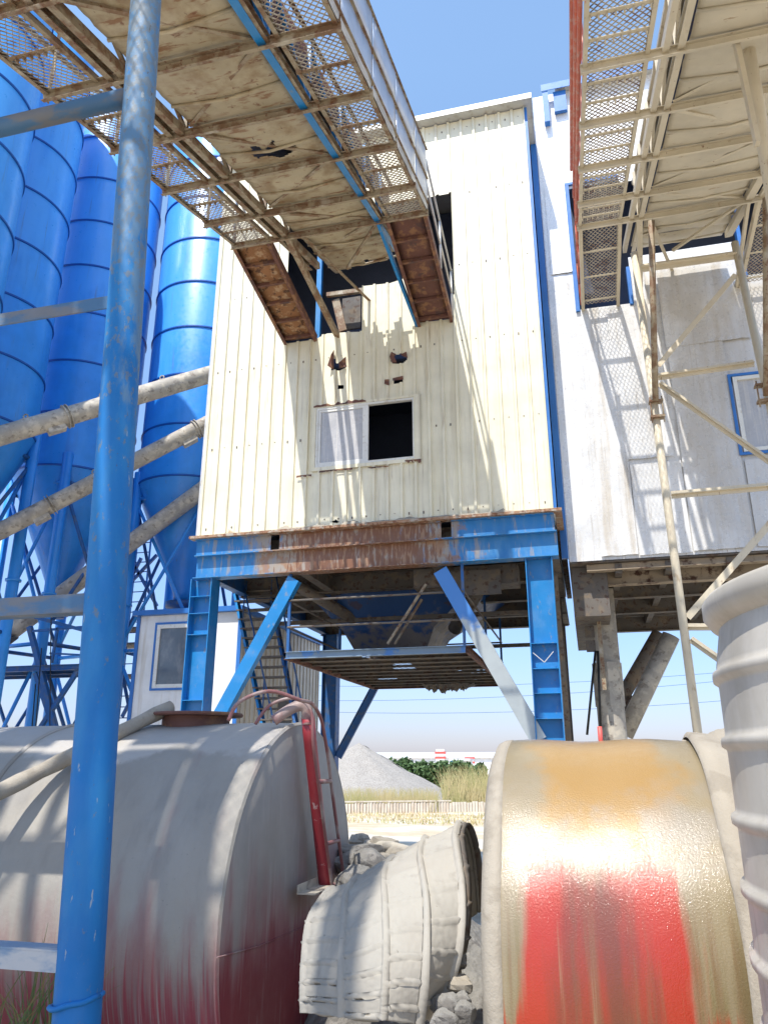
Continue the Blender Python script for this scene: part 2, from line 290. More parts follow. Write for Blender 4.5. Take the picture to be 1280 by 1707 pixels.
# ---------------------------------------------------------------- corrugated sheet walls
def corr_x(mb,u0,u1,v,z0,z1,holes=(),pitch=.265,rw=.065,dep=.036,step=.03,phase=0,slope=None):
    us=set([u0,u1]); k=0; u=u0+phase
    while u<u1:
        for d in (0,.012,rw-.012,rw):
            if u0<u+d<u1: us.add(round(u+d,4))
        a=u+rw; m=a
        while m<u+pitch-.01:
            if m<u1: us.add(round(m,4))
            m+=step
        u+=pitch
    us=sorted(us)
    def off(u):
        t=(u-u0-phase)%pitch
        if t<.012: return dep*t/.012
        if t<=rw-.012+1e-4: return dep
        if t<rw: return dep*(rw-t)/.012
        return 0
    for a,b in zip(us,us[1:]):
        m=(a+b)/2
        top=z1 if slope is None else z1+slope*(m-u0)
        cuts=[]
        for h in holes:
            zs=[]
            for i in range(len(h)):
                (x1,y1),(x2,y2)=h[i],h[(i+1)%len(h)]
                if (x1>m)!=(x2>m): zs.append(y1+(y2-y1)*(m-x1)/(x2-x1))
            zs.sort(); cuts+=[(zs[i],zs[i+1]) for i in range(0,len(zs)-1,2)]
        cuts.sort(); z=z0; iv=[]
        for c0,c1 in cuts:
            if c0>z: iv.append((z,min(c0,top)))
            z=max(z,c1)
        if z<top: iv.append((z,top))
        for lo,hi in iv:
            if hi-lo<.003: continue
            mb.add([(a,v-off(a),lo),(b,v-off(b-1e-5),lo),(b,v-off(b-1e-5),hi),(a,v-off(a),hi)],[(0,1,2,3)])

def poly(pts,v): return [(p.x,p.z) for p in (onv(x,y,v) for x,y in pts)]
def frame_rect(mb,u0,u1,v0,v1,z0,z1,w):
    mb.box(u0,v0,z0,u1,v1,z0+w); mb.box(u0,v0,z1-w,u1,v1,z1); mb.box(u0,v0,z0+w,u0+w,v1,z1-w); mb.box(u1-w,v0,z0+w,u1,v1,z1-w)

# ================================================================ 1. MIXING TOWER
V0=12.6; UL=-6.93; UR=-.28; ZB=5.78; ZT=14.55; VB=19.9
CU=(UL+UR)/2
tw=thing('mixing_tower','tall cream corrugated batching tower on blue steel legs with broken holes around the conveyor','industrial building',(CU,V0,0))
hole=poly([(485,372),(752,322),(757,531),(700,538),(690,462),(674,464),(650,472),(604,477),(604,553),(575,554),(545,556),(525,566),(476,573)],V0)
win=(-4.60,-2.66,6.98,8.22)
wh=[(win[0],win[2]),(win[1],win[2]),(win[1],win[3]),(win[0],win[3])]
holes=[hole,wh,
 poly([(556,590),(561,606),(575,603),(578,612),(566,618),(553,617),(551,609)],V0),
 poly([(652,592),(676,590),(679,599),(670,607),(655,606),(650,600)],V0),
 poly([(562,642),(574,642),(572,648),(563,649)],V0),
 poly([(656,634),(672,631),(671,638),(657,640)],V0),
 poly([(642,636),(650,636),(648,643),(643,643)],V0),
 poly([(560,866),(566,870),(562,872),(552,871)],V0),poly([(640,868),(680,866),(681,869),(640,871)],V0)]
mb=MB(); corr_x(mb,UL,UR,V0,ZB,ZT,holes,slope=.0); fwall=obj('front_wall',mb,m_cream,tw,solid=.004)
# ragged flaps and patches beside the holes
mb=MB()
for pts,dv in (([(553,592),(560,588),(557,618),(549,614)],.08),([(566,606),(580,600),(578,612),(569,620)],.1),([(650,596),(654,590),(661,592),(659,598),(662,606),(655,608)],.05),([(668,592),(679,590),(680,598),(672,597)],.05),([(642,634),(650,635),(649,644),(642,642)],.03),([(655,632),(673,629),(673,634),(656,637)],.03)):
    q=poly(pts,V0); c=len(q); mb.add([(x,V0-.035-(dv if i%2 else .0),z) for i,(x,z) in enumerate(q)],[tuple(range(c))])
obj('torn_flap',mb,m_brown,tw,solid=.006)
mb=MB()
for k in range(0,25):
    u=UL+.16+.265*k
    for z in (5.95,7.6,9.3,11.0,12.7,14.35):
        if any(inside((u,z),h) for h in holes) or u>UR: continue
        if random.random()<.12: continue
        mb.box(u-.011,V0-.012,z-.011+random.uniform(-.03,.03),u+.011,V0-.0005,z+.011)
o=obj('bolt_row',mb,m_dark,tw); o['kind']='stuff'
def side(mb,u,sg,v0,v1,z0,z1):
    v=v0
    while v<v1:
        b=min(v+.265,v1); mb.box(min(u,u+sg*.004),v,z0,max(u,u+sg*.004),b-.05,z1); mb.box(min(u,u+sg*.03),b-.05,z0,max(u,u+sg*.03),b,z1); v+=.265
mb=MB(); side(mb,UR,-1,V0+.03,VB,ZB,ZT); obj('side_wall',mb,m_creamside,tw)
mb=MB(); side(mb,UL,1,V0+.03,VB,ZB,ZT); obj('side_wall',mb,m_creamside,tw)
mb=MB(); mb.box(UL,VB,ZB,UR,VB+.05,ZT); obj('back_wall',mb,m_creamside,tw)
mb=MB(); mb.add([(UL-.15,V0-.22,ZT+.02),(UR+.16,V0-.22,ZT+.02),(UR+.16,VB+.2,ZT+.02),(UL-.15,VB+.2,ZT+.02),(UL-.15,V0-.22,ZT+.10),(UR+.16,V0-.22,ZT+.10),(UR+.16,VB+.2,ZT+.10),(UL-.15,VB+.2,ZT+.10)],[(0,3,2,1),(4,5,6,7),(0,1,5,4),(1,2,6,5),(2,3,7,6),(3,0,4,7)])
rf=obj('roof',mb,m_trimgrey,tw)
mb=MB(); mb.box(UL-.15,V0-.235,ZT+.0,UR+.17,V0-.223,ZT+.13); mb.box(UR+.163,V0-.22,ZT-.0,UR+.175,VB+.2,ZT+.13); obj('eave_flashing',mb,m_trimgrey,rf)
mb=MB(); mb.box(UR+.005,V0-.02,ZB-.0,UR+.055,V0+.10,ZT-.01); obj('corner_trim',mb,m_trimblue,tw)
mb=MB(); mb.box(UL-.03,V0-.035,ZB,UL+.03,V0+.06,ZT-.01); obj('corner_trim',mb,m_trimgrey,tw)
# inside
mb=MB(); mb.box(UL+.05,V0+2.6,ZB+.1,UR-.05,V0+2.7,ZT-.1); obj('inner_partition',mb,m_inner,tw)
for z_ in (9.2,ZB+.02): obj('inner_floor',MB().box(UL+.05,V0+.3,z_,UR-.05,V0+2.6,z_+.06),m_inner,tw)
mb=MB(); a=onv(534,430,V0+.12); mb.box(a.x-.05,V0+.08,9.3,a.x+.05,V0+.18,13.2); obj('inner_post',mb,m_blue,tw)
for p_,q_,dv_,w_,h_ in (((545,492),(606,484),.1,.07,.09),((560,500),(572,552),.15,.05,.16),((600,420),(668,404),.3,.08,.1)): obj('inner_rail',MB().beam(onv(*p_,V0+dv_),onv(*q_,V0+dv_),w_,h_),m_steel,tw)
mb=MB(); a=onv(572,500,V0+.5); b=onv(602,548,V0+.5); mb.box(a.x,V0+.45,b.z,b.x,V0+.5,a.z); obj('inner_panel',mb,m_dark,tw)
# window
wn=MB(); wn.box(win[0]-.07,V0-.045,win[2]-.07,win[1]+.10,V0-.034,win[2]); wn.box(win[0]-.07,V0-.045,win[3],win[1]+.1,V0-.034,win[3]+.05); wn.box(win[0]-.07,V0-.045,win[2],win[0],V0-.034,win[3]); wn.box(win[1],V0-.045,win[2],win[1]+.10,V0-.034,win[3])
wo_=obj('window',wn,m_cream,tw)
mb=MB(); frame_rect(mb,win[0],win[1],V0-.03,V0+.05,win[2],win[3],.045); mid=(win[0]+win[1])/2-.02
frame_rect(mb,win[0]+.047,mid+.03,V0-.02,V0+.02,win[2]+.047,win[3]-.047,.05); mb.box(mid+.03,V0-.02,win[2]+.047,mid+.09,V0+.03,win[3]-.047); obj('window_frame',mb,m_alu,wo_)
mb=MB(); mb.box(win[0]+.10,V0-.005,win[2]+.10,mid-.02,V0+.002,win[3]-.10); obj('window_pane',mb,m_pane,wo_)
# ragged rusty flashing around window and base
mb=MB()
random.seed(3)
pts=[]; x=win[0]-.05
while x<win[1]-.9: pts.append((x,win[3]+.04+random.uniform(-.02,.05))); x+=.07
for i in range(len(pts)-1): mb.add([(pts[i][0],V0-.05,win[3]+.01),(pts[i+1][0],V0-.05,win[3]+.01),(pts[i+1][0],V0-.052,pts[i+1][1]),(pts[i][0],V0-.052,pts[i][1])],[(0,1,2,3)])
for x0,x1,zz,h in ((-4.95,-4.68,6.85,.05),(-4.5,-3.9,6.9,.035),(-3.55,-3.2,6.88,.03),(-2.85,-2.6,6.95,.08)):
    x=x0
    while x<x1: mb.add([(x,V0-.05,zz),(x+.05,V0-.05,zz),(x+.05,V0-.053,zz-random.uniform(.01,h)),(x,V0-.053,zz-random.uniform(.01,h))],[(0,1,2,3)]); x+=.05
obj('rusted_edge',mb,m_brown,tw,solid=.004)
# deck edge plate and beams
Z1=5.40; Z2=4.96
mb=MB(); mb.box(UL-.10,V0-.16,ZB-.05,UR+.14,V0+.02,ZB-.002); mb.box(UR+.02,V0+.02,ZB-.05,UR+.14,VB,ZB-.002); obj('deck_edge',mb,m_flange,tw)
random.seed(5)
mb=MB(); x=UL-.1
pts=[]
while x<UR+.1: pts.append((x,max(.0,.05*noise.noise(Vector((x*3,0,0)))+.035+.03*noise.noise(Vector((x*11,4,0)))) if -5.2<x<-.8 else .012)); x+=.05
mb.grid([[(x,V0-.155,ZB-.001) for x,h in pts],[(x,V0-.13,ZB+h*.8) for x,h in pts],[(x,V0-.03,ZB+h*1.5) for x,h in pts],[(x,V0-.002,ZB+h*1.8) for x,h in pts]])
obj('cement_crust',mb,m_crust,tw)
bf=thing  # noqa
def Hbeam_u(u0,u1,v,z0,z1,w,name,mat,t=.016):
    mb=MB(); mb.box(u0,v-.005,z0+t,u1,v+.005,z1-t); mb.box(u0,v-w/2,z0,u1,v+w/2,z0+t); mb.box(u0,v-w/2,z1-t,u1,v+w/2,z1); return obj(name,mb,mat,tw)
seg=[(UL,-5.42),(-5.25,-2.22),(-2.04,UR)]
for a,b in seg: Hbeam_u(a,b,V0-.01,Z1+.003,ZB-.053,.16,'upper_beam',m_steelblue)
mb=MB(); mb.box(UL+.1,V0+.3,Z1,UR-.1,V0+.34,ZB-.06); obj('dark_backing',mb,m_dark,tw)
Hbeam_u(UL+.03,UR+.03,V0-.01,Z2,Z1,.26,'lower_beam',m_steelblue)
for v in (14.6,16.4,18.2,VB-.1): Hbeam_u(UL+.03,UR,v,Z2+.06,Z1,.2,'cross_beam',m_dark)
for u in (UL+.15,-4.9,-2.4,UR-.06):
    mb=MB(); t=.016; mb.box(u-.005,V0+.14,Z2+.1,u+.005,VB,Z1-t); mb.box(u-.09,V0+.14,Z2+.08,u+.09,VB,Z2+.1); obj('long_beam',mb,m_darkblue if u<-5 else m_dark,tw)
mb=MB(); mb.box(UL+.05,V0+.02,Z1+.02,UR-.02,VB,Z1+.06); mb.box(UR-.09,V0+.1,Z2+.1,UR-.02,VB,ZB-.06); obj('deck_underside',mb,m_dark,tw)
# columns: H with web facing the camera, stiffener plates
def column(u0,u1,v,z1,name='column',stiff=(),m=m_blue,v2=None):
    d=.34; mb=MB(); v2=v-.1 if v2 is None else v2
    mb.box(u0,v2,GZ,u0+.016,v2+d,z1); mb.box(u1-.016,v2,GZ,u1,v2+d,z1); mb.box(u0+.016,v2+d*.5,GZ,u1-.016,v2+d*.5+.012,z1)
    for z in stiff: mb.box(u0+.016,v2+.006,z,u1-.016,v2+d*.5-.002,z+.012)
    return obj(name,mb,m,tw)
cl=[onv(340,y,V0).z for y in (982,1024,1059,1168)]
column(-6.95,-6.52,V0,Z2-.003,stiff=[onv(340,y,V0).z for y in (996,1024,1059,1168)])
column(-.80,-.36,V0,Z2-.003,stiff=[onv(900,y,V0).z for y in (1074,1116,1157,1199)])
mb=MB(); mb.beam(onv(888,1088,V0-.06),onv(907,1104,V0-.06),.006,.012); mb.beam(onv(907,1104,V0-.06),onv(922,1086,V0-.06),.006,.012); obj('bracket',mb,m_trimgrey,tw)
column(-6.75,-6.35,VB,Z2+.06,m=m_darkblue,v2=VB-.4); column(-.80,-.36,VB,Z2+.06,m=m_dark,v2=VB-.4)
column(-.76,-.34,16.4,Z2+.06,m=m_dark,v2=16.2)
mb=MB(); mb.Cc((-.42,V0+1.2,Z2),( -.42,16.0,1.0),.1,.22); obj('side_brace',mb,m_dark,tw)
# knee braces
def fbrace(p,q,w,v,m,name='knee_brace',d=.1):
    a=onv(*p,v);b=onv(*q,v); mb=MB(); mb.H(a,b,d,w,.012,up=(1,0,0) if abs((b-a).x)<abs((b-a).z) else (0,0,1)); return obj(name,mb,m,tw)
def plate(p,q,w,v,t,name,m):
    a=onv(*p,v);b=onv(*q,v); d=(b-a).normalized(); nrm=Vector((-d.z,0,d.x)); mb=MB()
    c=[a+nrm*w/2,a-nrm*w/2,b-nrm*w/2,b+nrm*w/2]; k=[(x.x,v,x.z) for x in c]+[(x.x,v+t,x.z) for x in c]
    mb.add(k,[(0,1,2,3),(7,6,5,4),(0,4,5,1),(1,5,6,2),(2,6,7,3),(3,7,4,0)]); return obj(name,mb,m,tw)
plate((489,964),(352,1215),.23,V0-.06,.16,'knee_brace',m_blue)
m_faded=M('faded_blue_brace',(.42,.46,.46),.45,0,[dict(c=(.04,.2,.55),s=(3,3,3),t=(.42,.6),a=.95,g=[('Z',3.2,4.6,.7)])])
plate((733,950),(898,1235),.25,V0-.06,.16,'knee_brace',m_faded)
fbrace((625,1145),(563,1262),.2,VB-.3,m_darkblue)
# mixer / hopper under the deck
mb=MB()
def frus(r0,z0,r1,z1):
    a,b,c,d=r0; e,f,g_,h=r1
    mb.add([(a,c,z0),(b,c,z0),(b,d,z0),(a,d,z0),(e,g_,z1),(f,g_,z1),(f,h,z1),(e,h,z1)],[(0,1,5,4),(1,2,6,5),(2,3,7,6),(3,0,4,7),(0,3,2,1),(4,5,6,7)])
frus((-5.7,-1.7,14.8,18.1),5.3,(-4.85,-2.9,15.3,17.2),4.35); frus((-4.85,-2.9,15.3,17.2),4.348,(-4.7,-3.1,15.6,17.0),4.0)
hp=obj('hopper',mb,m_hopper,tw)
for a_,b_,r_ in (((-5.6,14.2,5.2),(-4.3,15.6,4.4),.12),((-1.6,14.3,5.2),(-2.5,15.4,4.3),.14)): obj('chute_pipe',MB().tube([a_,b_],r_),m_dark,tw)
mb=MB(); mb.box(-2.9,13.4,4.75,-1.0,13.9,5.1); mb.box(-2.3,13.3,4.55,-1.3,13.36,5.0); obj('gear_box',mb,m_dark,tw)
mb=MB()
for z,v in ((4.55,15.2),(4.25,17.6)): mb.beam((-6.5,v,z),(-.6,v,z),.08,.08)
obj('pipe_rail',mb,m_dark,tw)

# ---------------------------------------------------------------- catwalk under the tower
ZP=3.50
pf=onz(478,1092,ZP); pr_=onz(776,1085,ZP)
u0,u1=-5.05,-2.0
fl=onv(478,1092,V0+.0); fr_=onv(776,1084,V0+.0); u0=fl.x; u1=fr_.x; zpl=(fl.z+fr_.z)/2
cw=thing('hanging_catwalk','rusty mesh catwalk with blue front beam hung under the cream tower','catwalk',((u0+u1)/2,V0+2.5,zpl))
vb=onz(566,1150,zpl-.05).y; vb=min(max(vb,16.5),19.4)
mb=MB(); mb.Cc((u0,V0-.02,zpl),(u1,V0-.02,zpl),.06,.12); obj('front_beam',mb,m_steelblue if 0 else M('faded_blue_beam',(.20,.27,.34),.55,0,[dict(c=(.05,.2,.5),s=3,t=(.5,.6),a=.8)]),cw)
mb=MB()
k=0; v=V0+.08
while v<vb: mb.L((u0,v,zpl-.03),(u1,v,zpl-.03),.06,.05); v+=.62
obj('floor_joists',mb,m_dark,cw)
mb=MB(); 
nx,ny=50,90
for i in range(nx):
    for j in range(ny):
        x=u0+(u1-u0)*i/nx; y=V0+.05+(vb-V0-.05)*j/ny
        if noise.noise(Vector((x*1.6,y*1.1,2)))>.38 and (i+j)%2: continue
        if j<6 and ((i%14)<5) and (i+j)%2: continue
        mb.add([(x,y,zpl+.02),(x+(u1-u0)/nx,y,zpl+.02),(x+(u1-u0)/nx,y+(vb-V0-.05)/ny,zpl+.02),(x,y+(vb-V0-.05)/ny,zpl+.02)],[(0,1,2,3)])
obj('floor_plate',mb,m_dark,cw)
mb=MB(); mb.Cc((u0,V0,zpl),(u0,vb,zpl),-.06,.12); mb.Cc((u1,V0,zpl),(u1,vb,zpl),.06,.12); mb.Cc((u0,vb,zpl),(u1,vb,zpl),.06,.12); obj('edge_beam',mb,m_brown,cw)
for u,s_ in ((u0+.04,1),(u1-.04,-1)):
    for v in (V0-.01,(V0+vb)/2,vb-.05):
        mb=MB(); mb.L((u,v,zpl+.05),(u,v,Z2 if v<V0+.1 else Z2+.1),.05*s_,.05); obj('hanger',mb,m_darkblue,cw)
mb=MB()
for z in (zpl+.5,zpl+.98):
    mb.tube([(u0,V0-.01,z),(u1,V0-.01,z)],.02,8); mb.tube([(u0,V0,z),(u0,vb,z)],.02,8); mb.tube([(u1,V0,z),(u1,vb,z)],.02,8); mb.tube([(u0,vb,z),(u1,vb,z)],.02,8)
obj('handrail',mb,m_dark,cw)
for a_,b_,v_ in (((648,1075),(712,975),.1),((660,1075),(705,1000),1.2)): obj('diagonal_brace',MB().L(onv(*a_,V0+v_),onv(*b_,V0+v_),.05,.05),m_steel,cw)
# hanging mortar lumps
mb=MB(); rows=[]
xa=u0+(u1-u0)*.40; xb=u0+(u1-u0)*.80
for a in range(9):
    row=[]
    for b in range(60):
        t=b/59; x=xa+(xb-xa)*t; env=(math.sin(math.pi*t)**.5)*(.10+.22*abs(noise.noise(Vector((t*7,1,0))))+.12*abs(noise.noise(Vector((t*23,5,0)))))
        row.append((x+.03*noise.noise(Vector((b*.7,a,0))),vb-.45+.5*a/8,zpl-.0-env*math.sin(math.pi*a/8)-.04*abs(noise.noise(Vector((b*.9,a*.9,3))))))
    rows.append(row)
mb.grid(rows,False)
obj('mortar_lumps',mb,m_dark,cw)

# ---------------------------------------------------------------- stair beside the left column
st=thing('steel_stair','steep dark blue open-tread stair between left tower leg and pale cabin','stair',(-6.2,14.6,0))
def lineP(p,q,v0,v1,n): 
    A=onv(*p,v0);B=onv(*q,v1); return A,B
A0,B0=onv(390,985,14.6),onv(437,1208,13.9); A1,B1=onv(452,1000,14.6),onv(492,1208,13.9)
m_st=m_darkblue
for A,B in ((A0,B0),(A1,B1)):
    D=(B-A); E_=A+D*((A.z-GZ)/(A.z-B.z)); mb=MB(); mb.Cc(A,E_,.05,.16,up=(0,1,0)); obj('stringer',mb,m_blue if A is A0 else m_darkblue,st)
n=34
for i in range(n):
    t=.02+i*.073; P=A0+(B0-A0)*t; Q=A1+(B1-A1)*t
    if P.z<GZ: break
    mb=MB(); mb.box(P.x,P.y-.10,P.z-.015,Q.x,P.y+.12,P.z+.015); obj('tread',mb,m_dark,st)
for A,B in ((A0,B0),(A1,B1)):
    off=Vector((0,.0,.85)); mb=MB(); D=B-A
    mb.tube([A+off,A+D*1.4+off],.018,8)
    for t in (0,.33,.66,1,1.3): mb.tube([A+D*t,A+D*t+off],.014,6)
    obj('handrail',mb,m_darkblue,st)

# ================================================================ 2. SILVER BUILDING
V2=13.7; S0=-.10; S1=8.4; SB=5.14; ST=15.9
sb=thing('silver_building','tall patchy white and grey sheet metal building behind the right conveyor','industrial building',((S0+S1)/2,V2,0))
op1=poly([(948,315),(1056,300),(1056,505),(968,515)],V2); op1=[(.50,10.31),(1.50,10.29),(1.50,13.3),(.50,13.26)]
op2=[(3.62,10.55),(4.8,10.55),(4.8,13.2),(3.62,13.2)]
w2=[(3.03,6.9),(4.2,6.9),(4.2,8.45),(3.03,8.45)]
opb=[(1.50,11.35),(3.62,11.35),(3.62,13.2),(1.50,13.2)]
mb=MB(); corr_x(mb,S0,S1,V2,SB,ST,[op1,op2,w2,opb],pitch=.93,rw=.03,dep=.012,step=.06); obj('front_wall',mb,m_silver,sb,solid=.004)
# lapped cover sheets with bent lips
mb=MB(); rng=random.Random(4)
def lap(u0,u1,z0,z1,o):
    nx=max(3,int((u1-u0)/.08)); nz=max(3,int((z1-z0)/.12)); rows=[]
    for j in range(nz+1):
        z=z0+(z1-z0)*j/nz; rows.append([(u0+(u1-u0)*i/nx,V2-o-.012*abs(noise.noise(Vector((i*.2+u0*3,z*1.2,o*90))))-(.02*abs(noise.noise(Vector((i*.5,u0,1)))) if j==0 else 0),z+(.02*noise.noise(Vector((i*.6,u0*5,2))) if j==0 else 0)) for i in range(nx+1)])
    mb.grid(rows,False)
lap(.47,1.1,5.2,9.5,.032); lap(1.12,2.0,5.18,6.9,.026); lap(1.0,1.9,7.0,10.2,.03); lap(2.02,3.0,5.2,10.8,.036); lap(3.05,4.6,5.2,6.8,.028); lap(2.0,3.5,9.2,10.85,.05)
lap(.0,.48,11.2,13.4,.024)
obj('cover_sheet',mb,m_silver,sb,solid=.003)
mb=MB(); mb.box(S0,V2,SB,S0+.03,20,ST-.02); obj('side_wall',mb,m_silver,sb)
mb=MB(); mb.box(S1-.03,V2,SB,S1,20,ST-.02); obj('side_wall',mb,m_silver,sb)
mb=MB(); mb.box(S0,20,SB,S1,20.05,ST); obj('back_wall',mb,m_silver,sb)
mb=MB(); mb.box(S0+.5,V2-.18,ST+.003,S1+.1,20.1,ST+.1); rf2=obj('roof',mb,m_trimgrey,sb)
mb=MB(); mb.box(S0+.2,V2-.20,ST-.06,S1+.1,V2-.185,ST+.12); mb.box(S0+.22,V2-.18,ST-.9,S0+.34,V2-.03,ST-.065); mb.box(S0+.45,V2-.12,ST-.62,S0+.72,V2-.03,ST-.07); obj('blue_fascia',mb,m_trimblue,rf2)
mb=MB(); mb.box(S0-.12,V2-.06,5.2,S0-.004,V2+.02,15.0); obj('corner_trim',mb,m_trimblue,sb)
for b_ in ((.42,V2-.06,10.25,.498,V2+.1,13.32),(.42,V2-.06,13.325,1.5,V2+.1,13.38),(1.45,V2-.06,10.25,1.52,V2+.1,11.1),(3.55,V2-.06,10.5,3.62,V2+.1,13.2)): obj('opening_frame',MB().box(*b_),m_trimblue,sb)
mb=MB(); frame_rect(mb,2.98,4.26,V2-.07,V2-.045,6.88,8.48,.05); wf=obj('window',mb,m_trimblue,sb)
mb=MB(); frame_rect(mb,3.06,4.18,V2-.065,V2,6.94,8.42,.07); mb.box(3.6,V2-.06,7.01,3.67,V2,8.35); obj('window_frame',mb,m_alu,wf)
mb=MB(); mb.box(3.13,V2-.02,7.01,4.11,V2-.01,8.35); obj('window_pane',mb,m_pane,wf)
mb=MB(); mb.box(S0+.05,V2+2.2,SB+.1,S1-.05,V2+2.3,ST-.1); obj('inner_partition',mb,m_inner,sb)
# underside beams and supports
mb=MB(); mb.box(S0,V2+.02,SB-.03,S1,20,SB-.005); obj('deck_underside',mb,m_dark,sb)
for z,v,hh in ((SB-.04,V2+.12,.12),(SB-.04,V2+.55,.3),(SB-.04,15.4,.32),(SB-.04,17.2,.3),(SB-.04,19.4,.35)):
    mb=MB(); mb.box(S0+.3,v,z-hh,S1,v+.02,z); mb.box(S0+.3,v-.08,z-hh-.014,S1,v+.1,z-hh); obj('cross_beam',mb,m_dark if v>14.5 else M('dusty_beam'+str(v),(.34,.27,.19),.8,0,[dict(c=RUSTD,s=5,t=(.5,.65))]),sb)
for u in (.75,1.6,2.6,3.6,4.8): 
    mb=MB(); mb.box(u-.06,V2+.1,SB-.22,u+.06,19.8,SB-.05); obj('joist',mb,m_dark,sb)
mb=MB(); mb.box(S0+.02,V2+.3,4.2,.55,18.5,SB-.04); obj('dust_duct',mb,m_dark,sb)
cA=onv(1010,1100,15.2)
mb=MB(); mb.lathe([(.25,GZ),(.25,3.35)],(cA.x,15.2,0),n=28); mb.lathe([(.27,2.7),(.27,3.5)],(cA.x,15.2,0),n=8,sm=False); mb.box(cA.x-.19,15.0,3.4,cA.x+.24,15.4,4.9); obj('column',mb,m_grey,sb)
mb=MB(); mb.L(onv(986,940,14.6),onv(1004,1150,14.6),.07,.07); obj('brace_angle',mb,m_steel,sb)
mb=MB(); mb.tube([onv(1118,1060,16.0),onv(1040,1225,16.0)],.17,16); obj('brace_pipe',mb,m_grey,sb)
mb=MB(); mb.tube([onv(1098,1055,17.5),onv(1035,1165,17.5)],.15,14); mb.tube([onv(1040,1172,17.5),onv(1060,1178,17.5)],.2,14); obj('screw_feeder',mb,m_dark,sb)
for p,q,r in (((992,1085),(978,1225),.022),((996,1085),(1001,1225),.022)):
    mb=MB(); mb.tube([onv(*p,14.8),onv(*q,14.8)],r,8); obj('drop_cable',mb,m_black,sb)
mb=MB(); a=onv(974,1044,14.8); b=onv(991,1062,14.8); mb.box(a.x,14.8,b.z,b.x,14.86,a.z); a=onv(976,1068,14.8); b=onv(993,1086,14.8); mb.box(a.x,14.8,b.z,b.x,14.86,a.z); obj('junction_box',mb,m_dark,sb)

# ================================================================ conveyor galleries
SL=.313
def mesh_strip(mb,u0,u1,v0,v1,zf,pu=.075,pv=.044,w=.010,th=.006):
    nu=max(2,int(round((u1-u0)/pu))*2); du=(u1-u0)/nu; n=int((v1-v0)/pv)
    for k in range(n):
        v=v0+k*pv
        pts=[]
        for i in range(nu+1):
            vv=v+(pv*.5 if (i+k)%2 else -pv*.5)*.86
            z=zf(vv); pts.append((u0+i*du,vv,z))
        top=[(x,y-w/2,z+th) for x,y,z in pts]; b2=[(x,y+w/2,z+th*.3) for x,y,z in pts]; b3=[(x,y+w/2,z-th) for x,y,z in pts]; b4=[(x,y-w/2,z-th*.3) for x,y,z in pts]
        m=len(pts); mb.add(top+b2+b3+b4,[(a*m+i,a*m+i+1,((a+1)%4)*m+i+1,((a+1)%4)*m+i) for a in range(4) for i in range(m-1)])
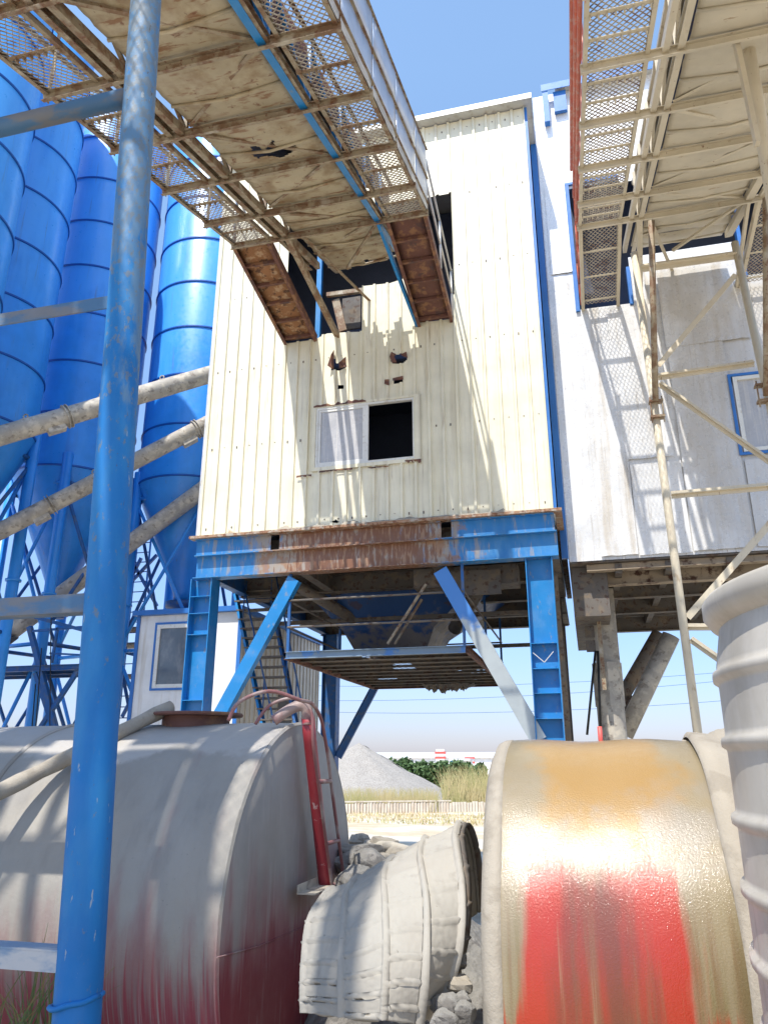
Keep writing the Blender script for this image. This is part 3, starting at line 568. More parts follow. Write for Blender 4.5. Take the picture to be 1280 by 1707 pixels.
def gallery(name,label,U0,U1,vk,zk,vf,zf_,red,pan,steel,vstart):
    W=U1-U0
    def gz(v): return zk-(vk-v)*SL
    sd=(zk-zf_)/(vf-vk)
    def gz2(v): return zk-(v-vk)*sd if v>vk else gz(v)
    G=thing(name,label,'conveyor gallery',((U0+U1)/2,vk-6,gz(vk-6)))
    up=Vector((0,-SL,1)).normalized()
    def pt(u,v,d=0): return Vector((u,v,gz(v)+d))
    f1,f2,f3,f4=.20,.33,.74,.80
    if red: f2=.315
    ua,ub,uc,ud=U0+W*f1,U0+W*f2,U0+W*f3,U0+W*f4
    vs_=[vk,vk-.97]; 
    while vs_[-1]>vstart+1.2: vs_.append(vs_[-1]-1.22)
    # cross beams
    for v in vs_:
        mb=MB(); a=pt(U0-.03,v,-.06); b=pt(U1+.03,v,-.06)
        mb.Cc(a,b,.055,.10,.007,up=up); obj('cross_beam',mb,steel,G)
    # walkway joists with tooth pattern
    for (x0,x1) in ((U0,ua),(ud,U1)):
        for va,vb_ in zip(vs_,vs_[1:]):
            for t in ((.5,) if not red else (.36,.7)):
                v=va+(vb_-va)*t; mb=MB(); mb.L(pt(x0,v,-.03),pt(x1,v,-.03),.045,.03,.006)
                x=x0+.05
                while x<x1-.03: mb.box(x,v-.022,gz(v)-.06,x+.014,v+.028,gz(v)-.003); x+=.085
                obj('mesh_joist',mb,steel,G)
    # stringers
    for nm,u,wd,hh,mt in (('walkway_stringer',U0,.05,.07,steel),('walkway_stringer',ua,-.05,.07,steel),('walkway_stringer',ud+.02,.05,.07,steel),('walkway_stringer',U1,-.05,.07,steel),
        ('channel_beam',U0+W*.235,.07,.12,steel),('channel_beam',U0+W*.30,-.08,.12,steel),('lower_chord',uc+.02,.09,.12,m_blue if not red else steel),('lower_chord',uc+.10,.05,.10,steel)):
        mb=MB(); mb.Cc(pt(u,vstart,-.0),pt(u,vk+(.05 if 'walk' in nm else 1.6),-.0),wd,hh,.008*(1 if wd>0 else -1),up=up); obj(nm,mb,mt,G)
    # mesh decks
    for (x0,x1) in ((U0+.02,ua-.02),(ud+.04,U1-.02)):
        mb=MB(); mesh_strip(mb,x0,x1,vstart,vk,lambda v:gz(v)+.005); obj('mesh_deck',mb,m_mesh,G)
    # pan sheets
    hp_=None
    if not red:
        nrm=Vector((0,-SL,1)); P0=Vector((0,vk,zk+.03))
        hp_=[]
        for x,y in ((419,241),(432,240),(441,250),(455,229),(463,243),(480,240),(497,236),(488,252),(470,262),(448,258),(430,262),(420,256)):
            d=ray(x,y); q=CAM+d*((P0-CAM).dot(nrm)/d.dot(nrm)); hp_.append((q.x,q.y))
    random.seed(2)
    vv=[vk+ (2.25 if not red else 1.75),vk+1.1]+vs_
    for i,(va,vb_) in enumerate(zip(vv,vv[1:])):
        mb=MB(); st_=.03 if (hp_ and any(vb_<q[1]<va for q in hp_)) else .08
        nx=int((uc-ub)/st_); ny=max(3,int((va-vb_)/st_))
        def zz(x,y):
            t=(x-ub)/(uc-ub); s_=(y-vb_)/(va-vb_)
            d=.03+.022*noise.noise(Vector((x*1.1,y*1.1,i*7.3)))-.05*math.sin(math.pi*t)*math.sin(math.pi*s_)
            d+=.022*abs(math.sin((x*(.25+.5*((i*37)%5)/5)+y*2.1*(1 if i%2 else -1)+i*1.7)*1.9))+(.018 if ((y-vb_)%.41)<.05 else 0)   # folded creases
            return gz(y)+d
        idx={}; vl=[]; fl=[]
        for b in range(ny):
            for a in range(nx):
                cx=ub+(a+.5)*(uc-ub)/nx; cy=vb_+(b+.5)*(va-vb_)/ny
                if hp_ and inside((cx,cy),hp_): continue
                if not red and -.26<cy<.75 and .47<(cx-U0)/W<.62 and not (.545<(cx-U0)/W<.56): continue  # unseen gap shaped to let sun patches through onto the foreground tank
                if i==0 and not red and (s:= (cy-vb_)/(va-vb_))> .80-.25*(cx-ub)/(uc-ub)+.35*noise.noise(Vector((cx*4,0,5))): continue
                q=[]
                for da,db in ((0,0),(1,0),(1,1),(0,1)):
                    kx=(a+da,b+db)
                    if kx not in idx:
                        x=ub+kx[0]*(uc-ub)/nx; y=vb_+.012+kx[1]*(va-vb_-.024)/ny
                        idx[kx]=len(vl); vl.append((x,y,zz(x,y)))
                    q.append(idx[kx])
                fl.append(tuple(q))
        mb.add(vl,fl,True); obj('pan_sheet',mb,pan,G,solid=.004)
        # rolled lip / stiffener under each sheet
        mb=MB(); v=(va+vb_)/2+.1; mb.tube([(ub,v,zz(ub,v)-.02),((ub+uc)/2,v+.03,zz((ub+uc)/2,v)-.03),(uc,v,zz(uc,v)-.02)],.022,6); obj('pan_stiffener',mb,pan,G)
        if i and not red or red and i>0:
            mb=MB(); s0,s1=((ub,uc) if i%2 else (uc,ub)); mb.L((s0,va-.05,gz(va)-.01),(s1,vb_+.05,gz(vb_)-.01),.045,.045,.006); obj('diagonal_brace',mb,steel,G)
    # belt housing above the pan
    up1=.95
    mb=MB(); nn=10
    for va_,vb__ in (((vstart,-1.0),(.45,vk+.8)) if not red else ((vstart,vk+.8),)):  # first gallery's cover left open over the added pan gap, for the sun
        mb.grid([[(ub-.05+(uc-ub+.1)*t/nn,v,gz(v)+up1+.28*math.sin(math.pi*t/nn)) for t in range(nn+1)] for v in (va_,vb__)])
    obj('belt_cover',mb,pan,G,solid=.01)
    mb=MB(); mb.grid([[(uc+.06,v,gz(v)+.35),(uc+.06,v,gz(v)+up1)] for v in (vstart,vk+.8)]); mb.grid([[(ub-.06,v,gz(v)+.45),(ub-.06,v,gz(v)+up1)] for v in (vstart,vk+.8)]); obj('cover_side',mb,m_brown if not red else pan,G,solid=.01)
    mb=MB(); mb.grid([[(ub+.05,v,gz(v)+.36),((ub+uc)/2,v,gz(v)+.26),(uc-.05,v,gz(v)+.36)] for v in ((.6 if not red else vstart),vk+1.4)]); obj('conveyor_belt',mb,m_belt,G,solid=.015)  # first gallery's belt stops short, keeping the added sun gap clear
    # truss
    for u in (ub-.10,uc+.12):
        mb=MB(); mb.L(pt(u,vstart,up1+.02),pt(u,vk+.6,up1+.02),.06,.06,.007,up=up)
        obj('upper_chord',mb,steel,G)
        mb=MB()
        for i,(va,vb_) in enumerate(zip(vs_,vs_[1:])):
            mb.L(pt(u,va,0),pt(u,va,up1),.05,.05,.006); mb.L(pt(u,va,0.02),pt(u,vb_,up1),.045,.045,.006)
        obj('truss_web',mb,steel if u<uc else (m_blue if not red else steel),G)
    # guards
    gh_=1.22
    for u,sheet in ((U0,False),(U1,not red)):
        mt=m_red_rail if (red and u==U0) else steel
        for v in vs_: obj('guard_post',MB().L(pt(u,v,-.1),pt(u,v,gh_),.05*(1 if u==U1 else -1),.05,.006),mt,G)
        for hgt in (gh_,.62,.12):
            if hgt==.12 and not sheet and not red: continue
            mb=MB(); mb.L(pt(u,vstart,hgt),pt(u,vk,hgt),.04*(1 if u==U1 else -1),.04,.006,up=up) if not red else mb.tube([pt(u-.03,vstart,hgt),pt(u-.03,vk,hgt)],.027,8)
            obj('guard_rail',mb,mt,G)
        if sheet:
            for va,vb_ in zip(vs_,vs_[1:]):
                for h0,h1 in ((-.02,.60),(.64,gh_-.01)):
                    mb=MB(); mb.grid([[(u+.012+.012*noise.noise(Vector((k*.9,va,h0))),vb_+.03+(va-vb_-.06)*k/6,gz(vb_+.03+(va-vb_-.06)*k/6)+hh) for k in range(7)] for hh in (h0,(h0+h1)/2,h1)]); obj('guard_sheet',mb,m_guard,G,solid=.003)
    # descending end of the walkways
    for x0,x1 in ((U0,ua),(ud,U1)):
        for u,sg in ((x0,1),(x1,-1)):
            mb=MB(); mb.Cc(Vector((u,vk,zk-.03)),Vector((u,vf,zf_-.03)),.06*sg,.16,.009*sg); obj('landing_stringer',mb,m_brown if not red else steel,G)
        if not red:
            m_=m_rustplate if x0==U0 else m_brown
            mb=MB(); mb.grid([[(x0+.02+(x1-x0-.04)*a/4,vk+(vf-vk)*b/20,gz2(vk+(vf-vk)*b/20)+.0+.012*noise.noise(Vector((a,b*.6,x0)))) for b in range(21)] for a in range(5)]); obj('landing_plate',mb,m_,G,solid=.005)
            for b in range(1,6):
                v=vk+(vf-vk)*b/5.3; mb=MB(); mb.box(x0+.01,v-.025,gz2(v)-.075,x1-.01,v+.025,gz2(v)-.012); obj('landing_joist',mb,m_brown,G)
        else:
            mb=MB(); mesh_strip(mb,x0+.02,x1-.02,vk,vf,gz2); obj('landing_mesh',mb,m_mesh,G)
            for b in range(1,4):
                v=vk+(vf-vk)*b/3.3; mb=MB(); mb.L(Vector((x0,v,gz2(v)-.04)),Vector((x1,v,gz2(v)-.04)),.05,.035,.006); obj('landing_joist',mb,steel,G)
    # handrails along the landing
    for u in (U0,U1):
        mb=MB()
        for hgt in (1.0,.5): mb.tube([Vector((u,vk,zk+hgt+.05)),Vector((u,vf-.05,zf_+hgt))],.02,8)
        for b in (0,.5,.97):
            v=vk+(vf-vk)*b; mb.tube([Vector((u,v,gz2(v))),Vector((u,v,gz2(v)+1.03))],.02,8)
        obj('landing_rail',mb,m_trimgrey if not red else (m_red_rail if u==U0 else steel),G)
    mb=MB(); mb.beam(Vector((ub-.12,vk,zk-.05)),Vector((ub-.02,vf+.1,zf_-.05)),.09,.11); obj('outlet_strut',mb,steel,G)
    mb=MB(); mb.beam(Vector((ud-.14,vk,zk-.05)),Vector((ud-.02,vf+.1,zf_-.05)),.05,.11); obj('outlet_strut',mb,m_blue if not red else steel,G)
    mb=MB(); mb.L(Vector((ub,vk+.1,zk+.1)),Vector((ub+W*.22,vf+.6,zk+.2)),.06,.06); mb.L(Vector((uc,vk+.1,zk)),Vector((ub+W*.15,vk+1.3,zk+.1)),.05,.05); obj('outlet_strut',mb,steel,G)
    return G,gz,(ub,uc,ud,ua)
g1,gz1,_=gallery('conveyor_gallery','rusty beige conveyor gallery overhead running into the cream tower, with pale guard sheets',-5.33,-1.89,10.1,10.30,12.6,9.82,False,m_pan,m_steel,-3.2)
GU0=.53;GU1=4.15
g2,gz2_,(qb,qc,qd,qa)=gallery('conveyor_gallery','cream painted belt conveyor gallery with orange red handrail running into the silver building',GU0,GU1,11.6,10.68,13.7,10.36,True,m_pan2,m_steel2,-1.5)

# ---------------------------------------------------------------- trestle carrying the first gallery (big blue pipe in the foreground)
tr=thing('conveyor_trestle','thick worn blue pipe leg of the conveyor support in the left foreground, with crossbars','trestle',(-1.8,2.8,0))
pa=onv(128,1707,2.8); pb=onv(244,0,2.8)
d=(pb-pa)/(pb.z-pa.z); p0=pa-d*pa.z; p1=pa+d*(gz1(2.8)-.12-pa.z)
rr=.0845
mb=MB(); mb.tube([p0+(p1-p0)*i/40 for i in range(41)],rr,40); leg=obj('leg',mb,m_pole,tr)
zc=onv(128,1668,2.8)
def ringpath(c,r,n=28,wob=.006): return [c+Vector((r*math.cos(2*math.pi*i/n),r*math.sin(2*math.pi*i/n),wob*.4*math.sin(1.2*i)+.02*math.cos(2*math.pi*i/n))) for i in range(n+1)]
mb=MB(); mb.tube(ringpath(Vector((zc.x,2.8,zc.z)),rr+.005),.010,8); obj('weld_band',mb,m_pole,leg)
p0b=Vector((-5.9,2.8,0)); p1b=Vector((-5.1,2.8,gz1(2.8)-.12)); mb=MB(); mb.tube([p0b,p1b],rr,24); obj('leg',mb,m_pole,tr)
for (x,y),kind,s in (((205,165),'p',.038),((180,512),'L',.07),((135,1008),'b',.09),((95,1591),'w',.085)):
    q=onv(x,y,2.8); q.x+=.06
    left=Vector((-5.45,2.8,q.z)); mb=MB()
    if kind=='p': mb.tube([q,left],.052,14)
    elif kind=='L': mb.box(left.x,2.76,q.z-.035,q.x,2.768,q.z+.035); mb.box(left.x,2.768,q.z+.027,q.x,2.84,q.z+.035)
    elif kind=='b': mb.box(left.x,2.76,q.z-.04,q.x,2.84,q.z+.04)
    else: mb.box(left.x,2.74,q.z-.045,q.x,2.748,q.z+.02); mb.box(left.x,2.74,q.z+.0205,q.x,2.83,q.z+.028)
    obj('crossbar',mb,M('bar'+kind,(.05,.13,.24) if kind!='w' else (.16,.25,.36),.5,0,[dict(c=(.16,.15,.14) if kind!='w' else (.5,.48,.45),s=(3,8,8),t=(.45,.6),a=.8)],bump=(30,.3,.006)),tr)

# ---------------------------------------------------------------- trestle of the second gallery
TV=11.9
t2=thing('conveyor_trestle','slender cream painted trestle with crossbars and diagonals in front of the silver building','trestle',(2.2,TV,0))
uL=onv(1098,685,TV).x; uR=onv(1255,531,TV).x
zt=10.4
la=onv(1058,434,TV); lb=onv(1160,1205,TV)
ra=onv(1226,417,TV); rb=onv(1292,720,TV)
def leg2(a,b):
    k=(a.x-b.x)/(a.z-b.z); return Vector((b.x-k*b.z,TV,0)),Vector((a.x,TV,a.z+.0))
for a,b in ((la,lb),(ra,rb)):
    q0,q1=leg2(a,b); q0=q0+(q0-q1)*(1.3/q1.z); mb=MB(); mb.tube([q0,q1+Vector((0,0,.15))],.062,14); obj('leg',mb,m_steel2,t2)
for p,q,r in (((1085,368),(1092,668),.05),((1276,330),(1277,660),.05)):
    mb=MB(); A=onv(*q,TV-.15); d_=ray(*p); Z=A.z; 
    Bv=onv(*p,TV-1.2); mb.tube([Bv,A],r,12); obj('raking_strut',mb,m_steel,t2)
for p in ((1094,682),(1272,655)):
    c=onv(*p,TV-.06); mb=MB(); mb.box(c.x-.11,TV-.12,c.z-.16,c.x+.11,TV+.02,c.z-.12); mb.box(c.x-.11,TV-.12,c.z+.12,c.x+.11,TV+.02,c.z+.15); mb.tube([(c.x-.09,TV-.1,c.z-.25),(c.x-.09,TV-.1,c.z+.2)],.012,6); mb.tube([(c.x+.09,TV-.1,c.z-.25),(c.x+.09,TV-.1,c.z+.2)],.012,6); obj('joint_clamp',mb,m_steel,t2)
def bar2(p,q,w=.055,v=TV,h=None):
    A=onv(*p,v);B=onv(*q,v); mb=MB(); mb.L(A,B,w,h or w,.007); mb.beam(A,B,w*.25,w*1.5); return obj('bracing',mb,m_steel2,t2)
bar2((1068,448),(1226,426),.09); bar2((1096,629),(1256,606),.07); bar2((1118,826),(1290,811),.07)
bar2((1226,458),(1097,610),.05); bar2((1098,640),(1290,776),.06); bar2((1290,866),(1146,1030),.06); bar2((1146,1046),(1290,1046),.06); bar2((1150,1066),(1290,1165),.06)
# long raking member near the camera, upper right
mb=MB(); mb.tube([onv(1222,-60,7.2),onv(1300,400,7.6)],.075,14); mb.beam(onv(1209,-10,7.0),onv(1262,240,7.2),.05,.1)
obj('raking_strut',mb,m_steel2,t2)

# ================================================================ silos
def build_silo():
    T=thing('cement_silo','','silo',(0,0,0))
    r=1.5; zb,zt=8.9,20.6
    mb=MB(); mb.lathe([(r,zb),(r,zt),(r*.96,zt+.1),(.3,zt+.55),(.0,zt+.6)],(0,0,0),n=72); obj('shell',mb,m_silo,T)
    mb=MB(); mb.lathe([(r,zb-.005),(.28,6.05),(.26,5.85),(.0,5.85)],(0,0,0),n=56); cn=obj('cone',mb,m_silo,T)
    mb=MB(); mb.lathe([(.26,5.849),(.45,5.8),(.45,5.65),(.24,5.6),(.24,5.25),(.0,5.25)],(0,0,0),n=24); obj('outlet_valve',mb,m_darkblue,cn)
    z=zb+.02
    while z<zt:
        mb=MB(); mb.lathe([(r-.005,z-.03),(r+.028,z-.02),(r+.028,z+.02),(r-.005,z+.03)],(0,0,0),n=72,sm=False); obj('ring',mb,m_ring,T); z+=1.5
    L=[(r*.99*math.cos(a),r*.99*math.sin(a)) for a in (R(45),R(135),R(225),R(315))]
    for x,y in L:
        mb=MB(); mb.tube([(x,y,GZ),(x,y,9.25)],.13,18); mb.lathe([(.131,5.55),(.17,5.55),(.17,5.6),(.131,5.6)],(x,y,0),n=16); obj('leg',mb,m_silo,T)
    for i in range(4):
        a,b=L[i],L[(i+1)%4]
        mb=MB()
        for z0,z1 in ((.4,4.2),(4.6,8.4)):
            mb.tube([(a[0],a[1],z0),(b[0],b[1],z1)],.045,8); mb.tube([(b[0],b[1],z0),(a[0],a[1],z1)],.045,8)
        for z0 in (4.4,8.5): mb.tube([(a[0],a[1],z0),(b[0],b[1],z0)],.05,8)
        obj('bracing',mb,m_darkblue if i%2 else m_silo,T)
    return T
s0=build_silo()
sp=[(-10.3,18.2,'blue cement silo immediately left of the cream tower, its whole cone showing'),(-13.1,16.7,'blue cement silo whose shell is mostly hidden behind the thick blue pipe'),(-13.36,13.1,'second blue cement silo from the left edge of the photo'),(-11.9,9.9,'nearest blue cement silo, cut by the left edge of the photo')]
for i,(x,y,l) in enumerate(sp):
    o=s0 if i==0 else copy_tree(s0)
    o.location=(x,y,0); o.rotation_euler.z=R([0,-14,-8,5][i]); o['label']=l; o['group']='blue cement silos beside the tower'
# ---------------------------------------------------------------- screw conveyors from silos into the tower
def screw(a,b,r,label,hat,lugs):
    a=Vector(a);b=Vector(b); T=thing('screw_conveyor',label,'screw conveyor',a,'inclined grey screw conveyors'); d=(b-a)
    mb=MB(); mb.tube([a+d*i/12 for i in range(13)],r,22); obj('tube',mb,m_grey,T)
    dn=d.normalized(); sd=dn.cross(Vector((0,0,1))).normalized(); u_=sd.cross(dn)
    for t in hat:
        c=a+d*t; mb=MB()
        for k in (-.035,.035): mb.tube([c+dn*k,c+dn*(k+.02)],r*1.28,20)
        obj('flange',mb,m_grey,T)
        mb=MB(); mb.beam(c-dn*.48-u_*r*1.05,c-dn*.12-u_*r*1.05,.22,.12); obj('inspection_hatch',mb,m_grey,T)
    for t in lugs:
        c=a+d*t+u_*r; mb=MB(); mb.beam(c-dn*.09-u_*.02,c+dn*.09-u_*.02,.02,.08); mb.tube([c+Vector((.05*math.cos(q),0,.05+.05*math.sin(q))) for q in [R(30*k) for k in range(13)]],.016,6,cap=False); obj('lifting_lug',mb,m_grey,T)
    mb=MB(); n_=26; mb.tube([a+d*(i/n_)+u_*(r*(.9-.5*abs(math.sin(i*.55))))-sd*(-1)*r*(.35+.65*abs(math.sin(i*.55)))*-1 for i in range(n_+1)],.014,6); obj('cable',mb,m_black,T)
    mb=MB(); mb.tube([a-dn*.45,a],r*1.15,18); mb.tube([a-dn*.95,a-dn*.452],r*.75,16); obj('motor',mb,m_dark,T)
    return T
w1=onu(356,622,UL); w2_=onu(352,704,UL); w3=onu(345,815,UL)
w1=onv(358,622,14.4); w2_=onv(354,702,15.4); w3=onv(344,812,17.0)
def back(p,px,v): 
    q=onv(*px,v); return q
a1=back(w1,(0,727),11.6); a1=w1+(a1-w1)*1.25
a2=back(w2_,(0,886),13.4); a2=w2_+(a2-w2_)*1.2
a3=back(w3,(20,1052),16.2)
screw(a1,w1+(w1-a1)*.06,.20,'uppermost inclined grey screw conveyor from silos to the tower',(.40,),(.28,.53,.75))
screw(a2,w2_+(w2_-a2)*.06,.19,'middle inclined grey screw conveyor, clamped near the tower wall',(.33,.88),(.95,.5))
screw(a3,w3+(w3-a3)*.06,.22,'lowest inclined grey screw conveyor, ending at a motor by the silo legs',(),())
# ---------------------------------------------------------------- service platform between silo legs
WV=15.0
wk=thing('service_platform','small dark blue service platform with rails standing among the silo legs','platform',onv(60,1112,WV))
A=onv(-60,1106,WV); B=onv(132,1112,WV)
for k,(dv,dz) in enumerate(((0,0),(.7,0),(1.4,0))):
    mb=MB(); mb.Cc((A.x,WV+dv,B.z),(B.x,WV+dv,B.z),.06,.12); obj('deck_beam',mb,m_darkblue,wk)
mb=MB(); mb.box(A.x,WV,B.z+.062,B.x,WV+1.45,B.z+.075); obj('deck_plate',mb,m_dark,wk)
mb=MB()
for p,q in (((87,1105),(97,1046)),((137,1108),(141,1040))): mb.beam(onv(*p,WV),onv(*q,WV),.05,.05)
mb.beam(onv(56,1052,WV),onv(141,1045,WV),.05,.05); mb.beam(onv(84,1089,WV),onv(141,1092,WV),.04,.04); mb.beam(onv(60,1029,WV),onv(141,1051,WV),.08,.08); obj('guard_rail',mb,m_darkblue,wk)
for p,q,ww in (((50,1045),(96,1225),.11),((60,1122),(88,1208),.09),((133,1114),(66,1216),.09)):
    Aq=onv(*p,WV+.05);Bq=onv(*q,WV+.05); Bq=Aq+(Bq-Aq)*((Aq.z-GZ)/(Aq.z-Bq.z)); mb=MB(); mb.beam(Aq,Bq,ww,ww); obj('support_strut',mb,m_darkblue,wk)
for i,(xa,xb) in enumerate(((60,52),(70,60),(86,100))):
    mb=MB(); P=onv(xa,1140-i*60,WV-.3); Q=onv(xb,1210,WV-.3); Q.z=GZ
    mb.tube([P,(P+Q)/2+Vector((.15,0,0)),Q],.013,6); props(obj('hanging_cable',mb,m_black,loc=tuple(P)),['thin dark cable dangling beside the silo leg, left one','thin dark cable dangling beside the silo leg, right one','thin cable drooping from the service platform rail'][i],'cable','dangling cables')
# ladder tower
LV=19.5
lt=thing('ladder_tower','narrow blue ladder tower with braces between the blue pipe and pale cabin','ladder',onv(222,1200,LV))
def lx(x): return onv(x,1100,LV).x
zt_=onv(222,925,LV).z
for i,x in enumerate((207,232)):
    mb=MB(); mb.tube([(lx(x),LV,GZ),(lx(x)+ (.0),LV,zt_+1.2)],.06 if i==0 else .03,8); obj('rail',mb,m_blue,lt)
z=GZ+.3
while z<zt_+1: 
    mb=MB(); mb.tube([(lx(207),LV,z),(lx(232),LV,z)],.016,6); obj('rung',mb,m_darkblue,lt); z+=.3
for zy in (1052,1078,1130):
    mb=MB(); zz_=onv(222,zy,LV).z; mb.box(lx(196),LV-.35,zz_,lx(240),LV+.35,zz_+.06); obj('landing',mb,m_dark,lt)
for a_,b_ in (((200,1000),(236,930)),((204,1195),(238,1130)),((236,1190),(206,1120)),((215,925),(262,1010)),((205,985),(262,925))): obj('bracing',MB().beam(onv(*a_,LV),onv(*b_,LV),.08,.08),m_darkblue,lt)

# ---------------------------------------------------------------- pale control cabin
KV=16.0
k0=onv(234,1028,KV); k1=onv(402,1014,KV); kz=k0.z; kl=k0.x; kr=k1.x; kb=21.5
cb=thing('control_cabin','pale sheet metal control cabin with blue trim behind the left tower leg','cabin',((kl+kr)/2,KV,0))
mb=MB(); 
x=kl
wa=onv(264,1042,KV); wb=onv(326,1146,KV)
wq=[(wa.x,wb.z),(wb.x,wb.z),(wb.x,wa.z),(wa.x,wa.z)]
corr_x(mb,kl,kr,KV,1.2,kz,[wq],pitch=.95,rw=.02,dep=.006,step=.1); obj('front_wall',mb,m_white,cb,solid=.01)
mb=MB(); side(mb,kr,1,KV+.03,kb,1.2,kz); obj('side_wall',mb,m_cabin2,cb)
mb=MB(); mb.box(kl,KV+.03,1.2,kl+.03,kb,kz); mb.box(kl,kb,1.2,kr,kb+.03,kz); mb.box(kl,KV+.03,1.15,kr,kb,1.195); obj('rear_wall',mb,m_cabin2,cb)
mb=MB(); mb.box(kl-.12,KV-.15,kz+.003,kr+.10,kb+.1,kz+.12); obj('roof',mb,m_trimblue,cb)
for x_ in (kl-.05,kr-.03): obj('corner_trim',MB().box(x_,KV-.04,1.2,x_+.09,KV-.015,kz),m_trimblue,cb)
mb=MB(); frame_rect(mb,wa.x-.05,wb.x+.05,KV-.04,KV-.012,wb.z-.05,wa.z+.05,.05); wf=obj('window',mb,m_trimblue,cb)
mb=MB(); frame_rect(mb,wa.x,wb.x,KV-.03,KV+.03,wb.z,wa.z,.09); obj('window_frame',mb,m_alu,wf)
mb=MB(); mb.box(wa.x+.09,KV,wb.z+.09,wb.x-.09,KV+.01,wa.z-.09); obj('window_pane',mb,m_glass,wf)
for x in (kl+.1,kr-.1):
    for y in (KV+.1,kb-.1):
        mb=MB(); mb.box(x-.08,y-.08,GZ,x+.08,y+.08,1.15); obj('leg',mb,m_darkblue,cb)
mb=MB(); mb.box(kr+.031,KV+2.4,1.25,kr+.05,KV+3.3,3.4); obj('door',mb,m_dark,cb)

# ================================================================ foreground tank
TC=Vector((-1.61,4.33,.96)); TR=.96; TE=-1.61; TL=-8.5
tk=thing('horizontal_tank','big dust covered dark red cylindrical tank lying in the left foreground','tank',(-3.5,4.33,0))
mb=MB(); xs=[TE-i*.25 for i in range(29)]
mb.lathe([(TR,x-TE) for x in xs],TC,axis='x',n=120,jit=.02); obj('shell',mb,m_tank,tk)
mb=MB(); mb.lathe([(TR-.006,-.0),(TR-.02,.012),(TR*.6,.016),(TR*.2,.018),(0,.018)],TC,axis='x',n=96); en=obj('end_plate',mb,m_tankend,tk)
mb=MB(); mb.lathe([(TR+.004,-.008),(TR+.005,.002),(TR-.008,.012),(TR-.02,.006)],TC,axis='x',n=96,sm=False); obj('weld_seam',mb,m_tank,en)
mb=MB()
def onend(x,y): return onu(x,y,TE+.02)
mb.tube([onend(362,1596),onend(430,1578),onend(500,1548),onend(540,1528)],.003,6); obj('plate_seam',mb,m_tankend,en)
for k_ in (1.45,3.2,5.0):
    mb=MB(); mb.lathe([(TR+.002,-k_-.012),(TR+.016,-k_),(TR+.002,-k_+.012)],TC,axis='x',n=120,jit=.02); obj('shell_seam',mb,m_tank,tk)
mb=MB(); mb.lathe([(TR,-7.0),(TR*.8,-7.1),(0,-7.1)],TC,axis='x',n=64); obj('end_plate',mb,m_tankend,tk)
for x in (-2.2,-5.5):
    mb=MB(); mb.box(x-.2,TC.y-.8,0,x+.2,TC.y+.8,.25); obj('saddle',mb,m_dark,tk)
# manhole
mh=onz(328,1196,1.93); 
mh=Vector((onv(328,1194,4.33).x,4.33,1.90))
mb=MB(); mb.lathe([(.20,-.04),(.20,.065)],mh,n=36); mb.lathe([(.20,.066),(.275,.066),(.28,.075),(.275,.085),(0,.088)],mh,n=40,sm=False); obj('manhole',mb,m_brown,tk)
# red riser pipe with elbow
pt_=[onv(480,1194,4.12),onv(495,1180,4.16),onv(508,1183,4.2),onv(513,1200,4.22)]
E0=onu(513,1196,TE+.10); E1=onu(545,1500,TE+.10)
mb=MB(); mb.tube([E0+(E1-E0)*i/8 for i in range(9)],.037,18); obj('riser_pipe',mb,m_redpipe,tk)
mb=MB(); c=E0
mb.tube(smooth([c+Vector((-.17,-.08,-.02)),c+Vector((-.11,-.05,.03)),c+Vector((-.05,-.02,.062)),c+Vector((-.012,-.005,.05)),c+Vector((0,0,.0)),c+Vector((.002,.002,-.04))]),.030,16); obj('elbow',mb,m_redgrey,tk)
mb=MB(); q=onu(528,1482,TE+.10); mb.L(q+Vector((-.04,-.20,0)),q+Vector((-.04,.10,0)),.10,.045,.006); obj('bracket',mb,m_grey,tk)
# ladder on tank end
def lad(px,u): return onu(*px,u)
ra_=[(450,1196),(456,1180),(470,1169),(490,1165),(512,1170),(528,1185),(540,1210),(548,1245),(556,1330),(566,1410),(580,1480)]
rb_=[(476,1198),(484,1182),(500,1172)]
U_=TE+.16
top=[onv(448,1205,4.0),onv(453,1184,4.05),onv(468,1169,4.1)]
r1=[lad(p,U_) for p in ((500,1167),(520,1173),(534,1195),(541,1225),(548,1270),(554,1320),(562,1380),(570,1440),(576,1490))]
r2=[lad(p,U_) for p in ((522,1240),(530,1300),(538,1360),(546,1420),(554,1480),(557,1505))]
mb=MB(); mb.tube(smooth([Vector((r1[0].x-.28,r1[0].y-.25,1.9)),Vector((r1[0].x-.24,r1[0].y-.22,r1[0].z-.02)),Vector((r1[0].x-.13,r1[0].y-.1,r1[0].z+.04))]+r1),.010,10); obj('ladder_rail',mb,m_redgrey,tk)
mb=MB(); q=r2[0]; mb.tube(smooth([Vector((q.x-.30,q.y-.1,1.9)),Vector((q.x-.24,q.y-.06,2.0)),Vector((q.x-.12,q.y-.02,2.04)),Vector((q.x-.02,q.y,1.98))]+r2),.009,10); obj('ladder_rail',mb,m_redgrey,tk)
for y in (1302,1405,1478):
    def at(rl,y):
        best=min(rl,key=lambda p:abs((p-onu(550,y,U_)).z)); return best
    zz_=onu(550,y,U_).z
    def interp(rl):
        for a,b in zip(rl,rl[1:]):
            if (a.z-zz_)*(b.z-zz_)<=0: return a+(b-a)*((zz_-a.z)/(b.z-a.z))
        return rl[-1]
    mb=MB(); mb.tube([interp(r1),interp(r2)],.012,8); obj('ladder_rung',mb,m_redgrey,tk)
